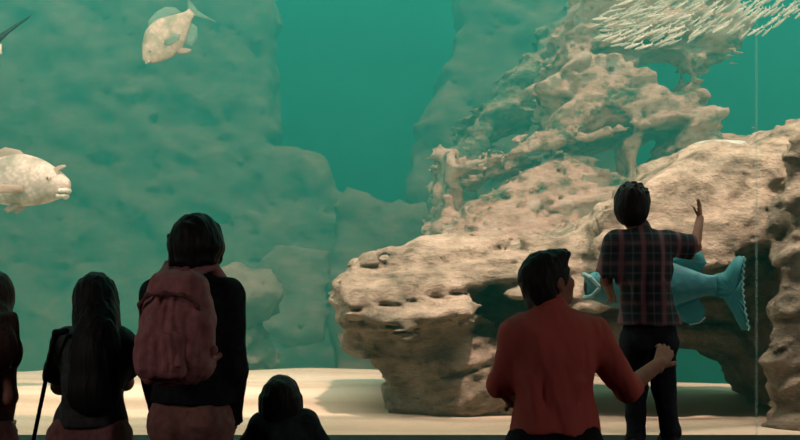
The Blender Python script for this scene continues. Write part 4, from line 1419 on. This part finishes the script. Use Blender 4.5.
for e in (-1, 1):
    fin('pectoral_fin', [(.14, -.06), (.12, .0), (.0, .03), (-.10, -.02), (-.10, -.12), (.02, -.14), (.12, -.11)], L, M['fin_teal'], r_, e * .118, tilt=(0, 0, e * -25), pivot=(.14, -.06), fan=(.2, -.05))
    fin('pelvic_fin', [(.12, -.19), (.02, -.20), (-.05, -.30), (.03, -.31), (.10, -.25)], L, M['fin_teal'], r_, e * .05, tilt=(e * 15, 0, 0), pivot=(.08, -.2), fan=(.14, -.12))
fin('spiny_dorsal_fin', [(.20, .19), (.16, .25), (.0, .29), (-.16, .25), (-.16, .17), (.0, .17)], L, M['fin_teal'], r_, fan=(0, -.1))
f_ = fin('dorsal_fin', [(-.15, .18), (-.20, .255), (-.30, .275), (-.39, .25), (-.43, .17), (-.37, .09)], L, M['fin_teal'], r_, fan=(-.2, 0))
f_ = fin('anal_fin', [(-.16, -.17), (-.22, -.27), (-.31, -.305), (-.39, -.28), (-.42, -.20), (-.36, -.09)], L, M['fin_teal'], r_, fan=(-.2, 0))
edge = []
for i in range(25):                                   # frilled rear edge, deeper at the lower lobe
    q_ = i / 24
    zz = .215 + (-.345 - .215) * q_
    xx = -.705 + .022 * math.sin(math.pi * q_) - .035 * q_ * q_ - (.016 if i % 2 else 0)
    edge.append((xx, zz))
tf = fin('tail_fin', [(-.47, .075), (-.56, .10), (-.63, .20), (-.67, .225)] + edge + [(-.69, -.345), (-.64, -.25), (-.56, -.11), (-.47, -.08)], L, M['fin_teal'], r_, fan=(-.4, 0), rays=.006)
bar('fin_edge', [(x_, 0, z_) for x_, z_ in edge], .007, L, 'fin_edge', tf)
bar('fin_edge', [(-.30, 0, -.303), (-.37, 0, -.290), (-.415, 0, -.25)], .007, L, 'fin_edge', f_)
place(r_, P(650, 285, 5.08), 176, 0)

# the fish that mostly lies beyond the frame, top left
L = .8
r_ = empty('fish', (0, 0, 0)); tag(r_, 'fish at the top left edge showing only a long dark fin tip', 'fish')
fish_body([(0, .03, -.04, .02), (.1, .11, -.11, .07), (.4, .19, -.17, .10), (.7, .13, -.12, .07), (.95, .05, -.05, .025), (1.0, .05, -.05, .018)], L, M['fish_pale'], 'body', r_)
fin('tail_fin', [(-.40, .07), (-.46, .13), (-.58, .20), (-.76, .30), (-.80, .32), (-.74, .27), (-.58, .155), (-.48, .06)], L, M['fin_dark'], r_, thick=.012, fan=(-.4, 0))
fin('dorsal_fin', [(.12, .17), (.0, .25), (-.2, .23), (-.38, .12), (-.2, .10)], L, M['fin_dark'], r_, fan=(0, 0))
fish_eye(r_, .36, .072, .03, .026, L)
place(r_, P(-52, 51, 7.6), 184, -3)

# the shoal
L = .17
ts, a = smooth_profile([(0, .01, -.01, .01), (.15, .07, -.07, .05), (.4, .10, -.10, .07), (.75, .06, -.06, .04), (1.0, .02, -.02, .012)], 9)
V, Fc = [], []
for t_, (u, l, w_) in zip(ts, a):
    for j in range(8):
        th = 2 * math.pi * j / 8
        V.append((L * (.42 - t_ * .85), L * w_ * math.cos(th), L * (u + l) / 2 + L * (u - l) / 2 * math.sin(th)))
for i in range(8):
    for j in range(8):
        Fc.append((i * 8 + j, i * 8 + (j + 1) % 8, (i + 1) * 8 + (j + 1) % 8, (i + 1) * 8 + j))
Fc.append(tuple(range(8))[::-1])
n0 = len(V)
V += [(-.42 * L, .006 * L, .015 * L), (-.42 * L, .006 * L, -.015 * L), (-.60 * L, .004 * L, .12 * L), (-.52 * L, .004 * L, 0), (-.60 * L, .004 * L, -.12 * L),
      (-.42 * L, -.006 * L, .015 * L), (-.42 * L, -.006 * L, -.015 * L), (-.60 * L, -.004 * L, .12 * L), (-.52 * L, -.004 * L, 0), (-.60 * L, -.004 * L, -.12 * L)]
q = [(0, 2, 3), (0, 3, 1), (1, 3, 4), (5, 8, 7), (5, 6, 8), (6, 9, 8), (0, 5, 7, 2), (2, 7, 8, 3), (3, 8, 9, 4), (4, 9, 6, 1)]
Fc += [tuple(n0 + i for i in f) for f in q]
V += [(.05 * L, .004 * L, .09 * L), (-.06 * L, .004 * L, .16 * L), (-.14 * L, .004 * L, .085 * L), (.05 * L, -.004 * L, .09 * L), (-.06 * L, -.004 * L, .16 * L), (-.14 * L, -.004 * L, .085 * L)]
m0 = n0 + 10
Fc += [(m0, m0 + 1, m0 + 2), (m0 + 3, m0 + 5, m0 + 4), (m0, m0 + 3, m0 + 4, m0 + 1), (m0 + 1, m0 + 4, m0 + 5, m0 + 2)]
proto = link_mesh('schooling_fish', V, Fc, M['fish_silver'])
rr = random.Random(31)


def shoal_low(x):
    pts = [(590, 30), (612, 44), (630, 49), (664, 47), (690, 40), (712, 31), (745, 36), (772, 32), (805, 14)]
    for (a_, b_), (c_, d_) in zip(pts, pts[1:]):
        if a_ <= x <= c_: return b_ + (d_ - b_) * (x - a_) / (c_ - a_)
    return -5
made, spots = 0, []
while made < 250:
    x = rr.uniform(590, 806); y = rr.uniform(-14, 49)
    if y > shoal_low(x) or x < 592 + max(0, 24 - y) * 1.2: continue
    if x > 725 and rr.random() < .45: continue
    c = P(x, y, rr.uniform(8.8, 10.6))
    if any((c - q_).length < (.15 if abs(c.z - q_.z) < .05 and abs(c.y - q_.y) < .05 else .07) for q_ in spots): continue
    spots.append(c)
    o = proto if made == 0 else proto.copy()
    if made: COL.objects.link(o)
    tilt = 14 + 22 * min(1, max(0, (x - 600) / 120)) + rr.uniform(-9, 9)
    k = rr.uniform(.75, 1.15)
    o.location = c
    place(o, o.location, 180 + rr.uniform(-22, 22), -tilt, rr.uniform(-12, 12))
    o.scale = (k, k, k)
    tag(o, 'small slender silvery fish of the shoal above the reef', 'fish', 'shoal of small silvery fish')
    made += 1

# pale stone peeping over the crest of the ledge
pl = poly([(668, 200), (670, 168), (680, 154), (692, 144), (708, 137), (732, 134), (756, 137), (768, 160), (768, 200)], 7.6)
S = Solid((min(p[0] for p in pl) - .2, 7.3, min(p[1] for p in pl) - .1), (max(p[0] for p in pl) + .2, 8.7, max(p[1] for p in pl) + .2), .03)
S.slab(pl, 7.6, 8.3, .5, .12, 0)
S.disp(lambda x, y, z: .02 * fbm(x * 3, y * 3, z * 3, 3), .2)
o = solid_obj('stone', S, M['lip_pale'], None, (2.4, 7.9, 2.0))
tag(o, 'smooth pale stone peeping over the crest of the near ledge', 'rock')
